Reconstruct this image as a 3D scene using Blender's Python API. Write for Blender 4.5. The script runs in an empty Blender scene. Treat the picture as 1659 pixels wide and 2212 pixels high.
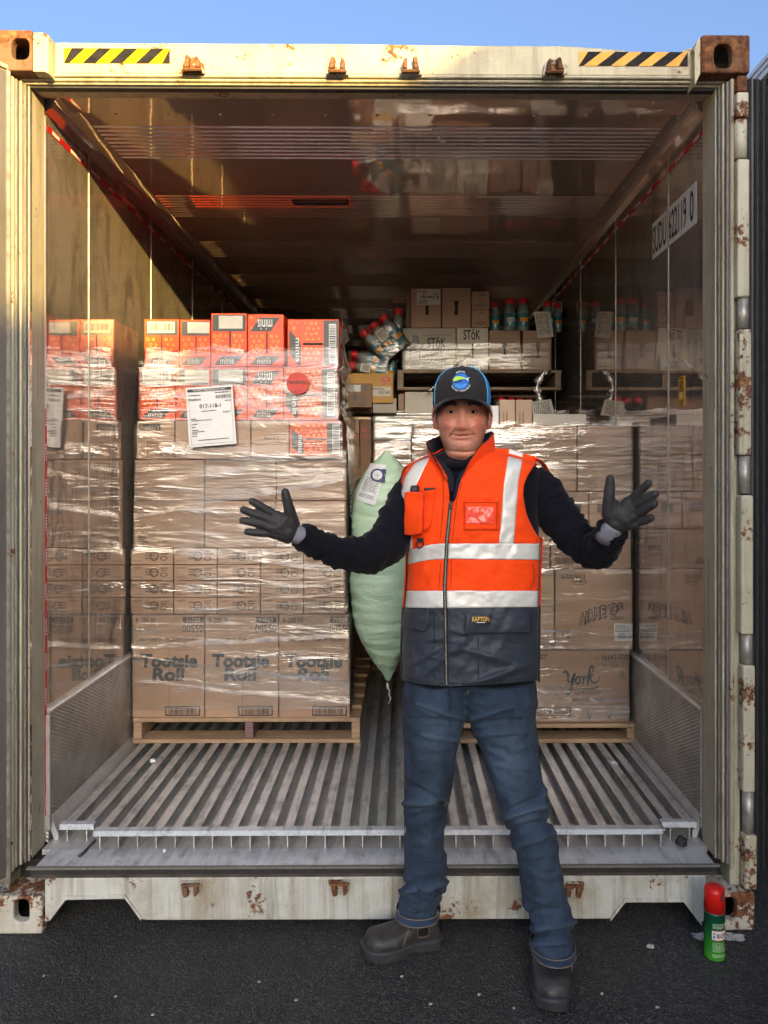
import bpy, bmesh, math, random
import numpy as np
from mathutils import Vector, Matrix, noise
random.seed(7)
SC = bpy.context.scene
COL = SC.collection
R = math.radians

# ------------------------------------------------------------------ camera
PHI = R(0.45); FOC = 1600.0; PW = 1659.0; PH = 2211.5; VPX = 868.0; VPY = 1018.0
CAM = Vector((0.088, -2.393, 1.484))
cd = bpy.data.cameras.new("camera"); cam = bpy.data.objects.new("camera", cd); COL.objects.link(cam)
cam.location = CAM; cam.rotation_euler = (R(90), 0, -PHI)
cd.sensor_fit = 'VERTICAL'; cd.sensor_height = 36.0; cd.lens = FOC / PH * 36.0
PPX = VPX + FOC * math.tan(PHI)
cd.shift_x = -(PPX - PW / 2) / PH; cd.shift_y = -(PH / 2 - VPY) / PH
cd.clip_start = 0.05; cd.clip_end = 3000
SC.camera = cam
# ------------------------------------------------------------------ light
SUN_D = Vector((-0.322, 1.0, -0.19)).normalized()
elev = math.asin(-SUN_D.z); azim = math.atan2(-SUN_D.x, -SUN_D.y)      # azimuth of the sun, clockwise from +Y
wd = bpy.data.worlds.new("World"); SC.world = wd; wd.use_nodes = True
wn = wd.node_tree.nodes; bg = wn["Background"]
sky = wn.new("ShaderNodeTexSky"); sky.sky_type = 'NISHITA'; sky.sun_disc = False
sky.sun_elevation = elev; sky.sun_rotation = azim
sky.altitude = 0; sky.air_density = 0.65; sky.dust_density = 10.0; sky.ozone_density = 2.3
wd.node_tree.links.new(sky.outputs[0], bg.inputs[0]); bg.inputs[1].default_value = 0.15
sl = bpy.data.lights.new("sun", 'SUN'); so = bpy.data.objects.new("sun", sl); COL.objects.link(so)
sl.energy = 3.8; sl.angle = R(0.8); sl.color = (1.0, 0.66, 0.20)
so.rotation_euler = SUN_D.to_track_quat('-Z', 'Y').to_euler(); so.location = (6, -20, 8)
SC.view_settings.view_transform = 'Standard'; SC.view_settings.look = 'None'
SC.view_settings.gamma = 1.0; SC.view_settings.use_curve_mapping = False
SC.view_settings.exposure = 2.1
SC.render.engine = 'CYCLES'
SC.cycles.max_bounces = 10; SC.cycles.transparent_max_bounces = 16; SC.cycles.glossy_bounces = 5
SC.cycles.diffuse_bounces = 5; SC.cycles.use_denoising = True
SC.cycles.caustics_reflective = False; SC.cycles.caustics_refractive = False
SC.cycles.sample_clamp_indirect = 4.0

# ------------------------------------------------------------------ helpers
def W(px, py, Y):
    """the point of the plane y = Y seen at (px, py) of a 1659 wide photograph"""
    a = Vector((math.sin(PHI), math.cos(PHI), 0)); r = Vector((math.cos(PHI), -math.sin(PHI), 0))
    d = a + r * ((px - PPX) / FOC) + Vector((0, 0, (VPY - py) / FOC))
    return CAM + d * ((Y - CAM.y) / d.y)
def X_(px, Y, py=1018): return W(px, py, Y).x
def Z_(py, Y, px=868): return W(px, py, Y).z
ORG = {}
def org(o): return ORG.get(o.name, Vector((0, 0, 0)))
def link(name, me, parent=None, mods=()):
    o = bpy.data.objects.new(name, me); COL.objects.link(o)
    if parent is not None:
        o.parent = parent; o.matrix_parent_inverse = Matrix.Translation(-org(parent))
    return o
def tag(o, label, cat, group=None, kind=None):
    o['label'] = label; o['category'] = cat
    if group: o['group'] = group
    if kind: o['kind'] = kind
    return o
def thing(name, label, cat, loc, group=None):
    o = bpy.data.objects.new(name, None); COL.objects.link(o); o.location = loc; o.empty_display_size = .1
    ORG[o.name] = Vector(loc)
    return tag(o, label, cat, group)
def bev(o, w=.003, seg=1, ang=40):
    m = o.modifiers.new("bevel", 'BEVEL'); m.width = w; m.segments = seg; m.limit_method = 'ANGLE'; m.angle_limit = R(ang)
    return o
def solid(o, t, off=-1):
    m = o.modifiers.new("solid", 'SOLIDIFY'); m.thickness = t; m.offset = off; return o
class MB:
    def __init__(s): s.v = []; s.f = []
    def add(s, vs, fs):
        n = len(s.v); s.v += [tuple(p) for p in vs]; s.f += [tuple(i + n for i in f) for f in fs]; return s
    def box(s, x0, x1, y0, y1, z0, z1):
        return s.add([(x0,y0,z0),(x1,y0,z0),(x1,y1,z0),(x0,y1,z0),(x0,y0,z1),(x1,y0,z1),(x1,y1,z1),(x0,y1,z1)],
                     [(0,3,2,1),(4,5,6,7),(0,1,5,4),(1,2,6,5),(2,3,7,6),(3,0,4,7)])
    def quad(s, a, b, c, d): return s.add([a, b, c, d], [(0, 1, 2, 3)])
    def prism(s, poly, fn, a, b):
        """poly (u,v) extruded from depth a to b; fn(u,v,w)->point"""
        n = len(poly); vs = [fn(u, v, a) for u, v in poly] + [fn(u, v, b) for u, v in poly]
        return s.add(vs, [tuple(range(n)), tuple(range(2*n-1, n-1, -1))] + [(i, i+n, (i+1) % n + n, (i+1) % n) for i in range(n)])
    def loft(s, rings, closed=True, caps=True):
        n = len(rings[0]); vs = [p for r in rings for p in r]; fs = []
        for i in range(len(rings)-1):
            for j in range(n if closed else n-1):
                k = (j+1) % n
                fs.append((i*n+j, i*n+k, (i+1)*n+k, (i+1)*n+j))
        if caps and closed: fs += [tuple(range(n-1, -1, -1)), tuple(range((len(rings)-1)*n, len(rings)*n))]
        return s.add(vs, fs)
    def tube(s, path, rad, n=10, sq=1.0):
        """round tube along path; rad number or list"""
        P = [Vector(p) for p in path]; rs = rad if isinstance(rad, (list, tuple)) else [rad]*len(P); rings = []
        up = None
        for i, p in enumerate(P):
            t = (P[min(i+1, len(P)-1)] - P[max(i-1, 0)]).normalized()
            if up is None:
                up = Vector((0,0,1)) if abs(t.z) < .9 else Vector((0,1,0))
            a = t.cross(up).normalized(); b = a.cross(t).normalized(); up = b
            rings.append([p + a*(math.cos(q)*rs[i]) + b*(math.sin(q)*rs[i]*sq) for q in (2*math.pi*k/n for k in range(n))])
        return s.loft(rings)
    def lathe(s, prof, c, n=20):
        rings = [[(c[0]+r*math.cos(q), c[1]+r*math.sin(q), c[2]+z) for q in (2*math.pi*k/n for k in range(n))] for r, z in prof]
        return s.loft(rings)
    def mesh(s, name, m, smooth=False):
        me = bpy.data.meshes.new(name); me.from_pydata(s.v, [], s.f)
        bm = bmesh.new(); bm.from_mesh(me); bmesh.ops.recalc_face_normals(bm, faces=bm.faces); bm.to_mesh(me); bm.free()
        if m is not None: me.materials.append(m)
        if smooth: me.polygons.foreach_set('use_smooth', [True]*len(me.polygons))
        me.update(); return me
    def build(s, name, m, parent=None, smooth=False):
        if parent is None:                       # a thing of one mesh: its origin at its base
            v = np.array(s.v); c = Vector(((v[:,0].min()+v[:,0].max())/2, (v[:,1].min()+v[:,1].max())/2, v[:,2].min()))
            s.v = [tuple(Vector(p) - c) for p in s.v]
            o = link(name, s.mesh(name, m, smooth)); o.location = c; ORG[o.name] = c; return o
        return link(name, s.mesh(name, m, smooth), parent)
def dup(o, loc_shift, parent=None):
    c = o.copy(); COL.objects.link(c); 
    for k in list(c.keys()):
        if k in ('label',): pass
    if parent is not None: c.parent = parent
    c.location = o.location + Vector(loc_shift); return c
def remesh(mb, voxel, it=4, fac=.5):
    o = bpy.data.objects.new("tmp", mb.mesh("tmp", None)); COL.objects.link(o)
    m = o.modifiers.new("r", 'REMESH'); m.mode = 'VOXEL'; m.voxel_size = voxel; m.use_smooth_shade = True
    if it: s = o.modifiers.new("s", 'SMOOTH'); s.iterations = it; s.factor = fac
    dg = bpy.context.evaluated_depsgraph_get(); dg.update()
    me = bpy.data.meshes.new_from_object(o.evaluated_get(dg))
    bpy.data.objects.remove(o, do_unlink=True)
    me.polygons.foreach_set('use_smooth', [True]*len(me.polygons)); return me
def displace(me, fn):
    me.update(); n = len(me.vertices); co = np.empty(n*3); me.vertices.foreach_get('co', co); co = co.reshape(-1, 3)
    no = np.empty(n*3); me.vertex_normals.foreach_get('vector', no); no = no.reshape(-1, 3)
    for i in range(n): co[i] += no[i]*fn(Vector(co[i]), no[i])
    me.vertices.foreach_set('co', co.ravel()); me.update()
def interp(xs, ys): return lambda t: float(np.interp(t, xs, ys))
def crom(pts, n):
    """smooth path of n points through pts"""
    P = np.array([list(p) for p in pts], float); m = len(P); out = []
    for k in range(n):
        t = k*(m-1)/(n-1); i = min(int(t), m-2); u = t-i
        p0 = P[max(i-1, 0)]; p1 = P[i]; p2 = P[i+1]; p3 = P[min(i+2, m-1)]
        out.append(.5*((2*p1)+(-p0+p2)*u+(2*p0-5*p1+4*p2-p3)*u*u+(-p0+3*p1-3*p2+p3)*u**3))
    return out
def srgb(r, g, b):
    f = lambda c: c/12.92 if c <= .04045 else ((c+.055)/1.055)**2.4
    return (f(r/255), f(g/255), f(b/255), 1)
# ------------------------------------------------------------------ material nodes
class NT:
    def __init__(s, name):
        s.m = bpy.data.materials.new(name); s.m.use_nodes = True; s.t = s.m.node_tree; s.t.nodes.clear()
        s.out = s.t.nodes.new("ShaderNodeOutputMaterial"); s.pos = s.n("ShaderNodeNewGeometry").outputs['Position']
    def n(s, ty, ins=None, **kw):
        x = s.t.nodes.new(ty)
        for k, v in kw.items(): setattr(x, k, v)
        for k, v in (ins or {}).items(): s.set(x.inputs[k], v)
        return x
    def set(s, sock, v):
        if hasattr(v, 'is_output'): s.t.links.new(v, sock)
        else: sock.default_value = v
    def math(s, op, a, b=0.0, c=0.0, clamp=False):
        x = s.n("ShaderNodeMath", operation=op); x.use_clamp = clamp
        for i, v in enumerate((a, b, c)): s.set(x.inputs[i], v)
        return x.outputs[0]
    def vec(s, sx, sy, sz, rot=(0, 0, 0), src=None):
        x = s.n("ShaderNodeMapping"); s.set(x.inputs[0], src or s.pos); x.inputs['Scale'].default_value = (sx, sy, sz); x.inputs['Rotation'].default_value = rot
        return x.outputs[0]
    def noise(s, scale, detail=4, rough=.55, v=None, dist=0):
        x = s.n("ShaderNodeTexNoise"); s.set(x.inputs['Vector'], v or s.pos); x.inputs['Scale'].default_value = scale
        x.inputs['Detail'].default_value = detail; x.inputs['Roughness'].default_value = rough; x.inputs['Distortion'].default_value = dist
        return x.outputs['Fac']
    def ramp(s, f, stops):
        x = s.n("ShaderNodeValToRGB"); e = x.color_ramp.elements
        while len(e) < len(stops): e.new(.5)
        for i, (p, c) in enumerate(stops):
            e[i].position = p; e[i].color = (c, c, c, 1) if isinstance(c, (int, float)) else (tuple(c)+(1,))[:4]
        s.set(x.inputs[0], f); return x.outputs[0]
    def mix(s, f, a, b, mode='MIX'):
        x = s.n("ShaderNodeMix", data_type='RGBA', blend_type=mode)
        s.set(x.inputs[0], f); s.set(x.inputs[6], a); s.set(x.inputs[7], b); return x.outputs[2]
    def bump(s, h, strength=.3, dist=.002):
        x = s.n("ShaderNodeBump"); x.inputs['Strength'].default_value = strength; x.inputs['Distance'].default_value = dist
        s.set(x.inputs['Height'], h); return x.outputs[0]
    def pbsdf(s, col, rough=.5, metal=0.0, normal=None, **kw):
        x = s.n("ShaderNodeBsdfPrincipled"); s.set(x.inputs['Base Color'], col); s.set(x.inputs['Roughness'], rough); s.set(x.inputs['Metallic'], metal)
        if normal is not None: s.set(x.inputs['Normal'], normal)
        for k, v in kw.items(): s.set(x.inputs[k], v)
        return x.outputs[0]
    def done(s, sh): s.t.links.new(sh, s.out.inputs[0]); return s.m
def mul(c, k): return (c[0]*k, c[1]*k, c[2]*k, 1)
def simple(name, col, rough=.5, metal=0.0, var=.12, vs=9, bump=.0, bs=300, dist=.001, spec=.5, coat=0.0, sv=None):
    t = NT(name); v = t.vec(*sv) if sv else None
    c = t.mix(t.ramp(t.noise(vs, 5, .6, v), [(.3, 0), (.7, 1)]), mul(col, 1-var), mul(col, 1+var))
    n = t.bump(t.noise(bs, 4, .6, v), bump, dist) if bump else None
    return t.done(t.pbsdf(c, rough, metal, n, **{'Specular IOR Level': spec, 'Coat Weight': coat}))
def painted(name, base, rust_lo, streak=.5, grime=.5, rough=.45):
    """old paint over steel: drip streaks, grime, rust where it has chipped"""
    t = NT(name)
    st = t.ramp(t.noise(1, 5, .7, t.vec(28, 28, 1.6), .4), [(.48, 0), (.74, 1)])
    gr = t.ramp(t.noise(5, 6, .7), [(.45, 0), (.75, 1)])
    c = t.mix(t.math('MULTIPLY', st, streak), base, (.20, .165, .11, 1))
    run = t.ramp(t.noise(1, 5, .65, t.vec(17, 17, .8), .3), [(.54, 0), (.70, 1)]); c = t.mix(t.math('MULTIPLY', run, .55*grime), c, (.27, .15, .07, 1))
    c = t.mix(t.math('MULTIPLY', gr, grime), c, (.30, .25, .16, 1))
    spk = t.ramp(t.noise(130, 4, .7), [(.60, 0), (.68, 1)]); c = t.mix(t.math('MULTIPLY', spk, .55*grime), c, (.13, .075, .035, 1))
    fine = t.noise(60, 5, .7); big = t.noise(7, 6, .65)
    m = t.math('ADD', t.math('MULTIPLY', big, .62), t.math('MULTIPLY', fine, .38))
    rm = t.ramp(m, [(rust_lo, 0), (rust_lo+.035, 1)])
    rc = t.ramp(t.noise(38, 6, .7), [(.3, (.035, .02, .015)), (.5, (.16, .06, .025)), (.7, (.36, .16, .06))])
    c = t.mix(rm, c, rc)
    h = t.math('ADD', t.math('MULTIPLY', rm, -.6), t.math('MULTIPLY', t.noise(150, 4, .6), .5))
    return t.done(t.pbsdf(c, t.math('MULTIPLY_ADD', rm, .4, rough), 0.0, t.bump(h, .5, .002)))
def textmesh(s, m, bold=0.0, shear=0.0, spacing=1.0):
    """flat letters as (verts2d scaled into 0..1 x 0..1, faces, aspect)"""
    cu = bpy.data.curves.new("t", 'FONT'); cu.body = s; cu.size = 1; cu.offset = bold; cu.shear = shear; cu.space_character = spacing; cu.resolution_u = 3
    cu.space_line = .85
    o = bpy.data.objects.new("t", cu); COL.objects.link(o)
    dg = bpy.context.evaluated_depsgraph_get(); me = bpy.data.meshes.new_from_object(o.evaluated_get(dg))
    v = np.array([tuple(p.co) for p in me.vertices]); f = [tuple(p.vertices) for p in me.polygons]
    bpy.data.objects.remove(o, do_unlink=True); bpy.data.curves.remove(cu); bpy.data.meshes.remove(me)
    lo = v.min(0); hi = v.max(0); v = (v[:, :2]-lo[:2])/(hi[:2]-lo[:2]); return v, f
def rawmesh(name, vs, fs, m, parent):
    me = bpy.data.meshes.new(name); me.from_pydata([tuple(p) for p in vs], [], fs); me.materials.append(m); me.update()
    return link(name, me, parent)
def letter(s, r, Y, m, parent, bold=0.0, shear=0.0, name="lettering", skew=0, flip=False):
    """letters fitted to the photo rectangle r = (x0,y0,x1,y1) on the plane y=Y"""
    v, f = textmesh(s, m, bold, shear); x0, y0, x1, y1 = r
    if flip: v = 1-v
    return rawmesh(name, [W(x0+(x1-x0)*a, y1+(y0-y1)*b - skew*a, Y) for a, b in v], f, m, parent)
def decal(poly, Y, m, parent, name, depth=.0012):
    mb = MB(); p = [W(x, y, Y) for x, y in poly]; n = len(p)
    mb.add([(q.x, Y-depth, q.z) for q in p]+[(q.x, Y, q.z) for q in p], [tuple(range(n))]+[(i, i+n, (i+1) % n+n, (i+1) % n) for i in range(n)])
    return mb.build(name, m, parent)
def rects(rs, Y, m, parent, name):
    mb = MB()
    for x0, y0, x1, y1 in rs:
        mb.quad(W(x0, y0, Y), W(x1, y0, Y), W(x1, y1, Y), W(x0, y1, Y))
    return mb.build(name, m, parent)
def barcode(r, Y, m, parent, seed=0, vert=False):
    rnd = random.Random(seed); x0, y0, x1, y1 = r; out = []; t = 0.0
    while t < 1:
        w = rnd.choice((.012, .02, .034)); 
        out.append((x0+(x1-x0)*t, y0, x0+(x1-x0)*min(1, t+w), y1) if not vert else (x0, y0+(y1-y0)*t, x1, y0+(y1-y0)*min(1, t+w)))
        t += w+rnd.choice((.012, .022, .03))
    return rects(out, Y, m, parent, "barcode")
def textlines(r, Y, m, parent, rows, seed=0, name="small_print"):
    """small print too fine to read: broken strokes in rows"""
    rnd = random.Random(seed); x0, y0, x1, y1 = r; out = []; h = (y1-y0)/rows
    for k in range(rows):
        t = x0; e = x0+(x1-x0)*rnd.uniform(.55, 1)
        while t < e:
            w = rnd.uniform(.02, .09)*(x1-x0); out.append((t, y0+h*k+h*.2, min(t+w, x1), y0+h*k+h*.75)); t += w+.015*(x1-x0)
    return rects(out, Y, m, parent, name)
# ------------------------------------------------------------------ materials
M = {}
M['cream'] = painted('cream_paint', (.50, .445, .285, 1), .565, .75, .7)
M['sill_white'] = painted('sill_paint', (.57, .585, .55, 1), .575, .8, .9)
M['rusty'] = painted('rusty_casting', (.17, .08, .04, 1), .47, .4, .3, .8)
M['rust_white'] = painted('rusty_white_casting', (.56, .54, .48, 1), .505, .8, .7, .6)
M['post'] = painted('post_paint', (.48, .46, .35, 1), .58, .85, .75)
M['hinge'] = painted('hinge_paint', (.58, .55, .42, 1), .555, .6, .5)
M['galv'] = simple('galvanised', (.42, .40, .36, 1), .45, .5, .35, 30, .15, 200)
M['gasket'] = simple('black_rubber', (.022, .022, .022, 1), .6, 0, .4, 20, .2, 150)
M['gasket_grey'] = simple('grey_rubber', (.17, .165, .15, 1), .55, 0, .5, 18, .2, 120, sv=(20, 20, 1))
M['jamb'] = painted('jamb_paint', (.52, .48, .36, 1), .60, .9, .8)
M['trim'] = simple('aluminium_trim', (.70, .69, .66, 1), .32, .6, .15, 20, .1, 200)
M['dark'] = simple('dark_void', (.015, .014, .013, 1), .8)
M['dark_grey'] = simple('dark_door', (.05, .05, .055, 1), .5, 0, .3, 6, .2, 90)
M['yellow'] = simple('tape_yellow', srgb(232, 178, 0), .55, 0, .2, 25, spec=.15)
M['orange_yellow'] = simple('tape_orange', srgb(232, 158, 12), .5, 0, .2, 20)
M['tape_black'] = simple('tape_black', (.016, .016, .016, 1), .6, 0, .5, 50, spec=.12)
M['red'] = simple('red_tape', srgb(190, 22, 30), .4, 0, .2, 30)
M['white'] = simple('white_print', (.72, .71, .68, 1), .5, 0, .08, 20)
M['paper'] = simple('paper', (.72, .72, .72, 1), .55, 0, .05, 20)
M['paper_warm'] = simple('paper_warm', (.66, .62, .52, 1), .6, 0, .08, 20)
M['ink'] = simple('ink', (.03, .03, .035, 1), .55, 0, .3, 60)
M['ink_teal'] = simple('ink_teal', (.035, .05, .06, 1), .55, 0, .4, 40)
M['ink_brown'] = simple('ink_brown', (.12, .075, .05, 1), .6, 0, .3, 40)
M['amber'] = simple('amber_label', srgb(232, 170, 20), .45, 0, .1, 30)
def lining(name, col, rough, scuff=.5, wav=.25, horiz=False, met=.6):
    t = NT(name)
    sc_ = t.ramp(t.noise(1, 6, .75, t.vec(3, 3, 14) if horiz else t.vec(9, 8, 3.2, (R(28), 0, 0)), .9), [(.47, 0), (.68, 1)])
    sm = t.ramp(t.noise(2.2, 5, .6), [(.35, 0), (.7, 1)])
    c = t.mix(t.math('MULTIPLY', sc_, scuff), col, mul(col, .35))
    c = t.mix(t.math('MULTIPLY', sm, .35), c, mul(col, .62))
    r = t.math('MULTIPLY_ADD', sm, .04, rough)
    h = t.math('ADD', t.noise(3.5, 2, .5), t.math('MULTIPLY', t.noise(70, 3, .6, t.vec(1, 1, .15)), .02))
    return t.done(t.pbsdf(c, r, met, t.bump(h, wav, .012), **{'Specular IOR Level': .8}))
M['lining'] = lining('steel_lining', (.66, .58, .51, 1), .025, .9, .11, met=.72)
M['ceiling'] = lining('ceiling_lining', (.97, .78, .68, 1), .03, .15, .13, met=.58)
def kick_mat():
    t = NT('kick_plate')
    w = t.n("ShaderNodeTexWave", {'Scale': 38.0, 'Distortion': .6, 'Detail': 1.0}, wave_type='BANDS', bands_direction='DIAGONAL')
    t.set(w.inputs['Vector'], t.vec(1, .6, 1.2))
    sm = t.ramp(t.noise(6, 6, .7), [(.35, 0), (.72, 1)])
    c = t.mix(sm, (.58, .57, .56, 1), (.30, .29, .28, 1))
    h = t.math('ADD', w.outputs['Fac'], t.math('MULTIPLY', t.noise(40, 4, .6), .6))
    return t.done(t.pbsdf(c, .42, .7, t.bump(h, .55, .003)))
M['kick'] = kick_mat()
def floor_mat(name, c0, c1, sc, rough=.4):
    t = NT(name)
    s1 = t.ramp(t.noise(1, 6, .75, t.vec(45, 5, 45)), [(.42, 0), (.6, 1)]); s2 = t.ramp(t.noise(11, 6, .7), [(.38, 0), (.66, 1)])
    c = t.mix(t.math('MULTIPLY', s1, s2), c0, c1)
    return t.done(t.pbsdf(c, t.math('MULTIPLY_ADD', s2, .2, rough), .75, t.bump(t.noise(90, 4, .6, t.vec(1, .1, 1)), .25, .002)))
M['rail'] = floor_mat('floor_rail_metal', (.70, .69, .68, 1), (.26, .25, .24, 1), 1)
M['channel'] = floor_mat('floor_channel', (.64, .64, .65, 1), (.40, .40, .40, 1), 1, .5)
M['thresh'] = floor_mat('threshold', (.70, .74, .80, 1), (.36, .38, .41, 1), 1, .5)
def asphalt():
    t = NT('asphalt')
    vo = t.n("ShaderNodeTexVoronoi", {'Scale': 175.0, 'Randomness': 1.0}); t.set(vo.inputs['Vector'], t.pos)
    vs = t.n("ShaderNodeTexVoronoi", {'Scale': 260.0}); t.set(vs.inputs['Vector'], t.pos)
    sep = t.n("ShaderNodeSeparateColor"); t.set(sep.inputs[0], vo.outputs['Color'])
    cell = t.ramp(sep.outputs[0], [(.0, (.026, .027, .030)), (.5, (.047, .048, .052)), (.82, (.078, .078, .078)), (.96, (.13, .12, .10))])
    big = t.ramp(t.noise(1.6, 6, .65), [(.3, .66), (.7, 1.22)])
    c = t.mix(1.0, cell, big, 'MULTIPLY')
    edge = t.ramp(vo.outputs['Distance'], [(.25, 1), (.75, 0)])
    h = t.math('ADD', t.math('MULTIPLY', edge, 1.0), t.math('MULTIPLY', vs.outputs['Distance'], .3)); h = t.math('ADD', h, t.math('MULTIPLY', t.noise(30, 4), .8))
    return t.done(t.pbsdf(c, t.ramp(t.noise(2.4, 4), [(.35, .5), (.7, .75)]), 0.0, t.bump(h, 1.0, .007)))
M['asphalt'] = asphalt()

# ------------------------------------------------------------------ ground
o = MB().quad((-400, -400, 0), (400, -400, 0), (400, 400, 0), (-400, 400, 0)).build('asphalt_ground', M['asphalt'])
tag(o, 'dark rough asphalt yard under the container and the man', 'asphalt', kind='structure')

o = MB().quad((-60, -60, .004), (2.3, -60, .004), (2.3, -3.6, .004), (-60, -3.6, .004)).build('bounce_ground', simple('bounce_concrete', (.36, .35, .33, 1), .8, 0, .15, 1.5, .2, 60))  # unseen pale ground, added to bounce light into the shaded front
tag(o, 'unseen pale concrete ground added behind the camera to bounce light', 'concrete', kind='structure')

# ------------------------------------------------------------------ warehouse with its canopy, right of the container
wall_m = simple('warehouse_wall', (.42, .42, .41, 1), .6, 0, .1, 3); M['fascia'] = simple('fascia_white', (.72, .73, .74, 1), .4, 0, .06, 8)
M['soffit'] = simple('soffit_grey', (.33, .33, .33, 1), .6, 0, .1, 5)
wh = thing('warehouse', 'pale warehouse roof edge with white fascia showing behind the container at top right', 'building', (6, -4, 0))
MB().box(5.4, 14, -34, 14, 0, 4.05).build('wall', wall_m, wh)
MB().box(2.42, 5.4, -34, 14, 4.03, 4.09).build('soffit', M['soffit'], wh)
for i in range(16):
    y0 = -34+3*i
    f = MB().box(2.385, 2.418, y0+.012, y0+2.988, 3.99, 4.11).build('fascia_panel', M['fascia'], wh)
mb = MB()
for i in range(16): mb.box(2.374, 2.384, -34+3*i, -34+3*i+.03, 3.985, 4.115)
mb.box(2.379, 2.384, -34, 14, 4.072, 4.078); mb.box(2.379, 2.384, -34, 14, 4.03, 4.036)
mb.build('fascia_trim', M['galv'], wh)

# ------------------------------------------------------------------ the container
ct = thing('shipping_container', 'open white refrigerated shipping container with rusty corners and a steel lined inside', 'container', (0, 6, 0))
XW = 1.145; ZF = .262; ZC = 2.78; YB = 11.8
# castings: a shell with an oval hole in the front and in the side
def casting(x0, x1, z0, z1, m, hx0, hx1, hz0, hz1, name='corner_casting'):
    mb = MB(); n = 20; y0, y1 = -.012, .166
    cx, cz, rx, rz = (hx0+hx1)/2, (hz0+hz1)/2, (hx1-hx0)/2, (hz1-hz0)/2
    hole = [(cx+rx*math.copysign(abs(math.cos(q))**.62, math.cos(q)), cz+rz*math.copysign(abs(math.sin(q))**.62, math.sin(q))) for q in (2*math.pi*(k+.5)/n for k in range(n))]
    out = []
    for (hx, hz) in hole:                      # the same directions on the outer rectangle
        dx, dz = hx-cx, hz-cz; tx = ((x1 if dx > 0 else x0)-cx)/dx if abs(dx) > 1e-6 else 1e9; tz = ((z1 if dz > 0 else z0)-cz)/dz if abs(dz) > 1e-6 else 1e9
        t = min(tx, tz); out.append((cx+dx*t, cz+dz*t))
    corners = [(x0, z0), (x1, z0), (x1, z1), (x0, z1)]
    for c in corners:
        j = min(range(n), key=lambda i: (out[i][0]-c[0])**2+(out[i][1]-c[1])**2); out[j] = c
    A = [(x, y0, z) for x, z in out]; B = [(x, y0, z) for x, z in hole]; Bi = [(x, y0+.03, z) for x, z in hole]; Ao = [(x, y1, z) for x, z in out]
    rings = [Bi, B, A, Ao]
    mb.loft(rings, True, False)
    o = mb.build(name, m, ct); bev(o, .012, 3, 50)
    inner = MB().box(x0+.012, x1-.012, y0+.028, y1-.005, z0+.01, z0+.02); inner.box(x0+.006, x0+.014, y0+.028, y1, z0+.012, z1-.01); inner.box(x1-.014, x1-.006, y0+.028, y1, z0+.012, z1-.01)
    if name == 'corner_casting' and z0 < 1: inner.box(x0+.01, x1-.01, y1-.012, y1-.004, z0+.01, z1-.01)
    inner.build('casting_inside', M['dark'] if z0 < 1 else M['rusty'], o)
    return o
casting(-1.222, -1.096, 2.768, 2.898, M['rusty'], -1.163, -1.105, 2.803, 2.872)
casting(1.056, 1.213, 2.770, 2.894, M['rusty'], 1.096, 1.154, 2.786, 2.864)
casting(-1.222, -1.064, .002, .124, M['rust_white'], -1.155, -1.105, .040, .113)
casting(1.078, 1.228, .002, .122, M['rust_white'], 1.118, 1.170, .034, .108)
# header
hd = MB()
hd.loft([[(x, .03, 2.781), (x, .03, 2.882-.006*max(0, x)-dz), (x, .06, 2.884-.006*max(0, x)-dz*.7), (x, .12, 2.886-.006*max(0, x)), (x, .12, 2.781), (x, .042, 2.781)] for x, dz in [(-1.044, 0), (-.5, .001), (-.1, 0), (.3, .002), (.62, 0), (.70, .004), (.80, .010), (.87, .024), (.93, .032), (.98, .026), (1.02, .006), (1.044, 0)]])
header = hd.build('header_beam', M['cream'], ct); bev(header, .004, 2)
MB().prism([(-1.095, 2.892), (-1.060, 2.892), (-1.046, 2.884), (-1.046, 2.762), (-1.060, 2.768), (-1.095, 2.768)], lambda u, v, w: (u, w, v), -.006, .06).build('header_end_plate', M['cream'], ct)
MB().prism([(1.037, 2.855), (1.046, 2.88), (1.055, 2.89), (1.055, 2.772), (1.046, 2.755), (1.037, 2.735)], lambda u, v, w: (u, w, v), .0, .06).build('header_end_plate', M['cream'], ct)
lip = MB()
for i, (zz, yy, h) in enumerate([(2.780, .026, .009), (2.770, .036, .008), (2.761, .046, .006)]): lip.box(-1.16, 1.16, yy, .14, zz-h, zz)
bev(lip.build('header_lip', M['jamb'], ct), .003)
MB().box(-1.14, 1.14, .058, .084, 2.748, 2.7545).build('header_gasket', M['gasket'], ct)
# hazard tapes
def hazard(x0, x1, z0, z1, n, my, y, parent, lean):
    MB().box(x0, x1, y, y+.001, z0, z1).build('hazard_tape', my, parent)
    w = (x1-x0)/(2*n); mb = MB()
    for k in range(n+1):
        a = x0+2*w*k - lean*.5; p = []
        q = [(a, z0), (a+w, z0), (a+w+lean, z1), (a+lean, z1)]
        q = [(min(max(u, x0), x1), v) for u, v in q]
        if q[1][0]-q[0][0] > .002 or q[2][0]-q[3][0] > .002: mb.add([(u, y-.0008, v) for u, v in q], [(0, 1, 2, 3)])
    mb.build('hazard_stripe', M['tape_black'], parent)
hazard(-1.012, -.668, 2.814, 2.862, 4, M['yellow'], .028, header, .05)
hazard(.668, 1.025, 2.812, 2.858, 4, M['orange_yellow'], .028, header, .06)
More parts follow.
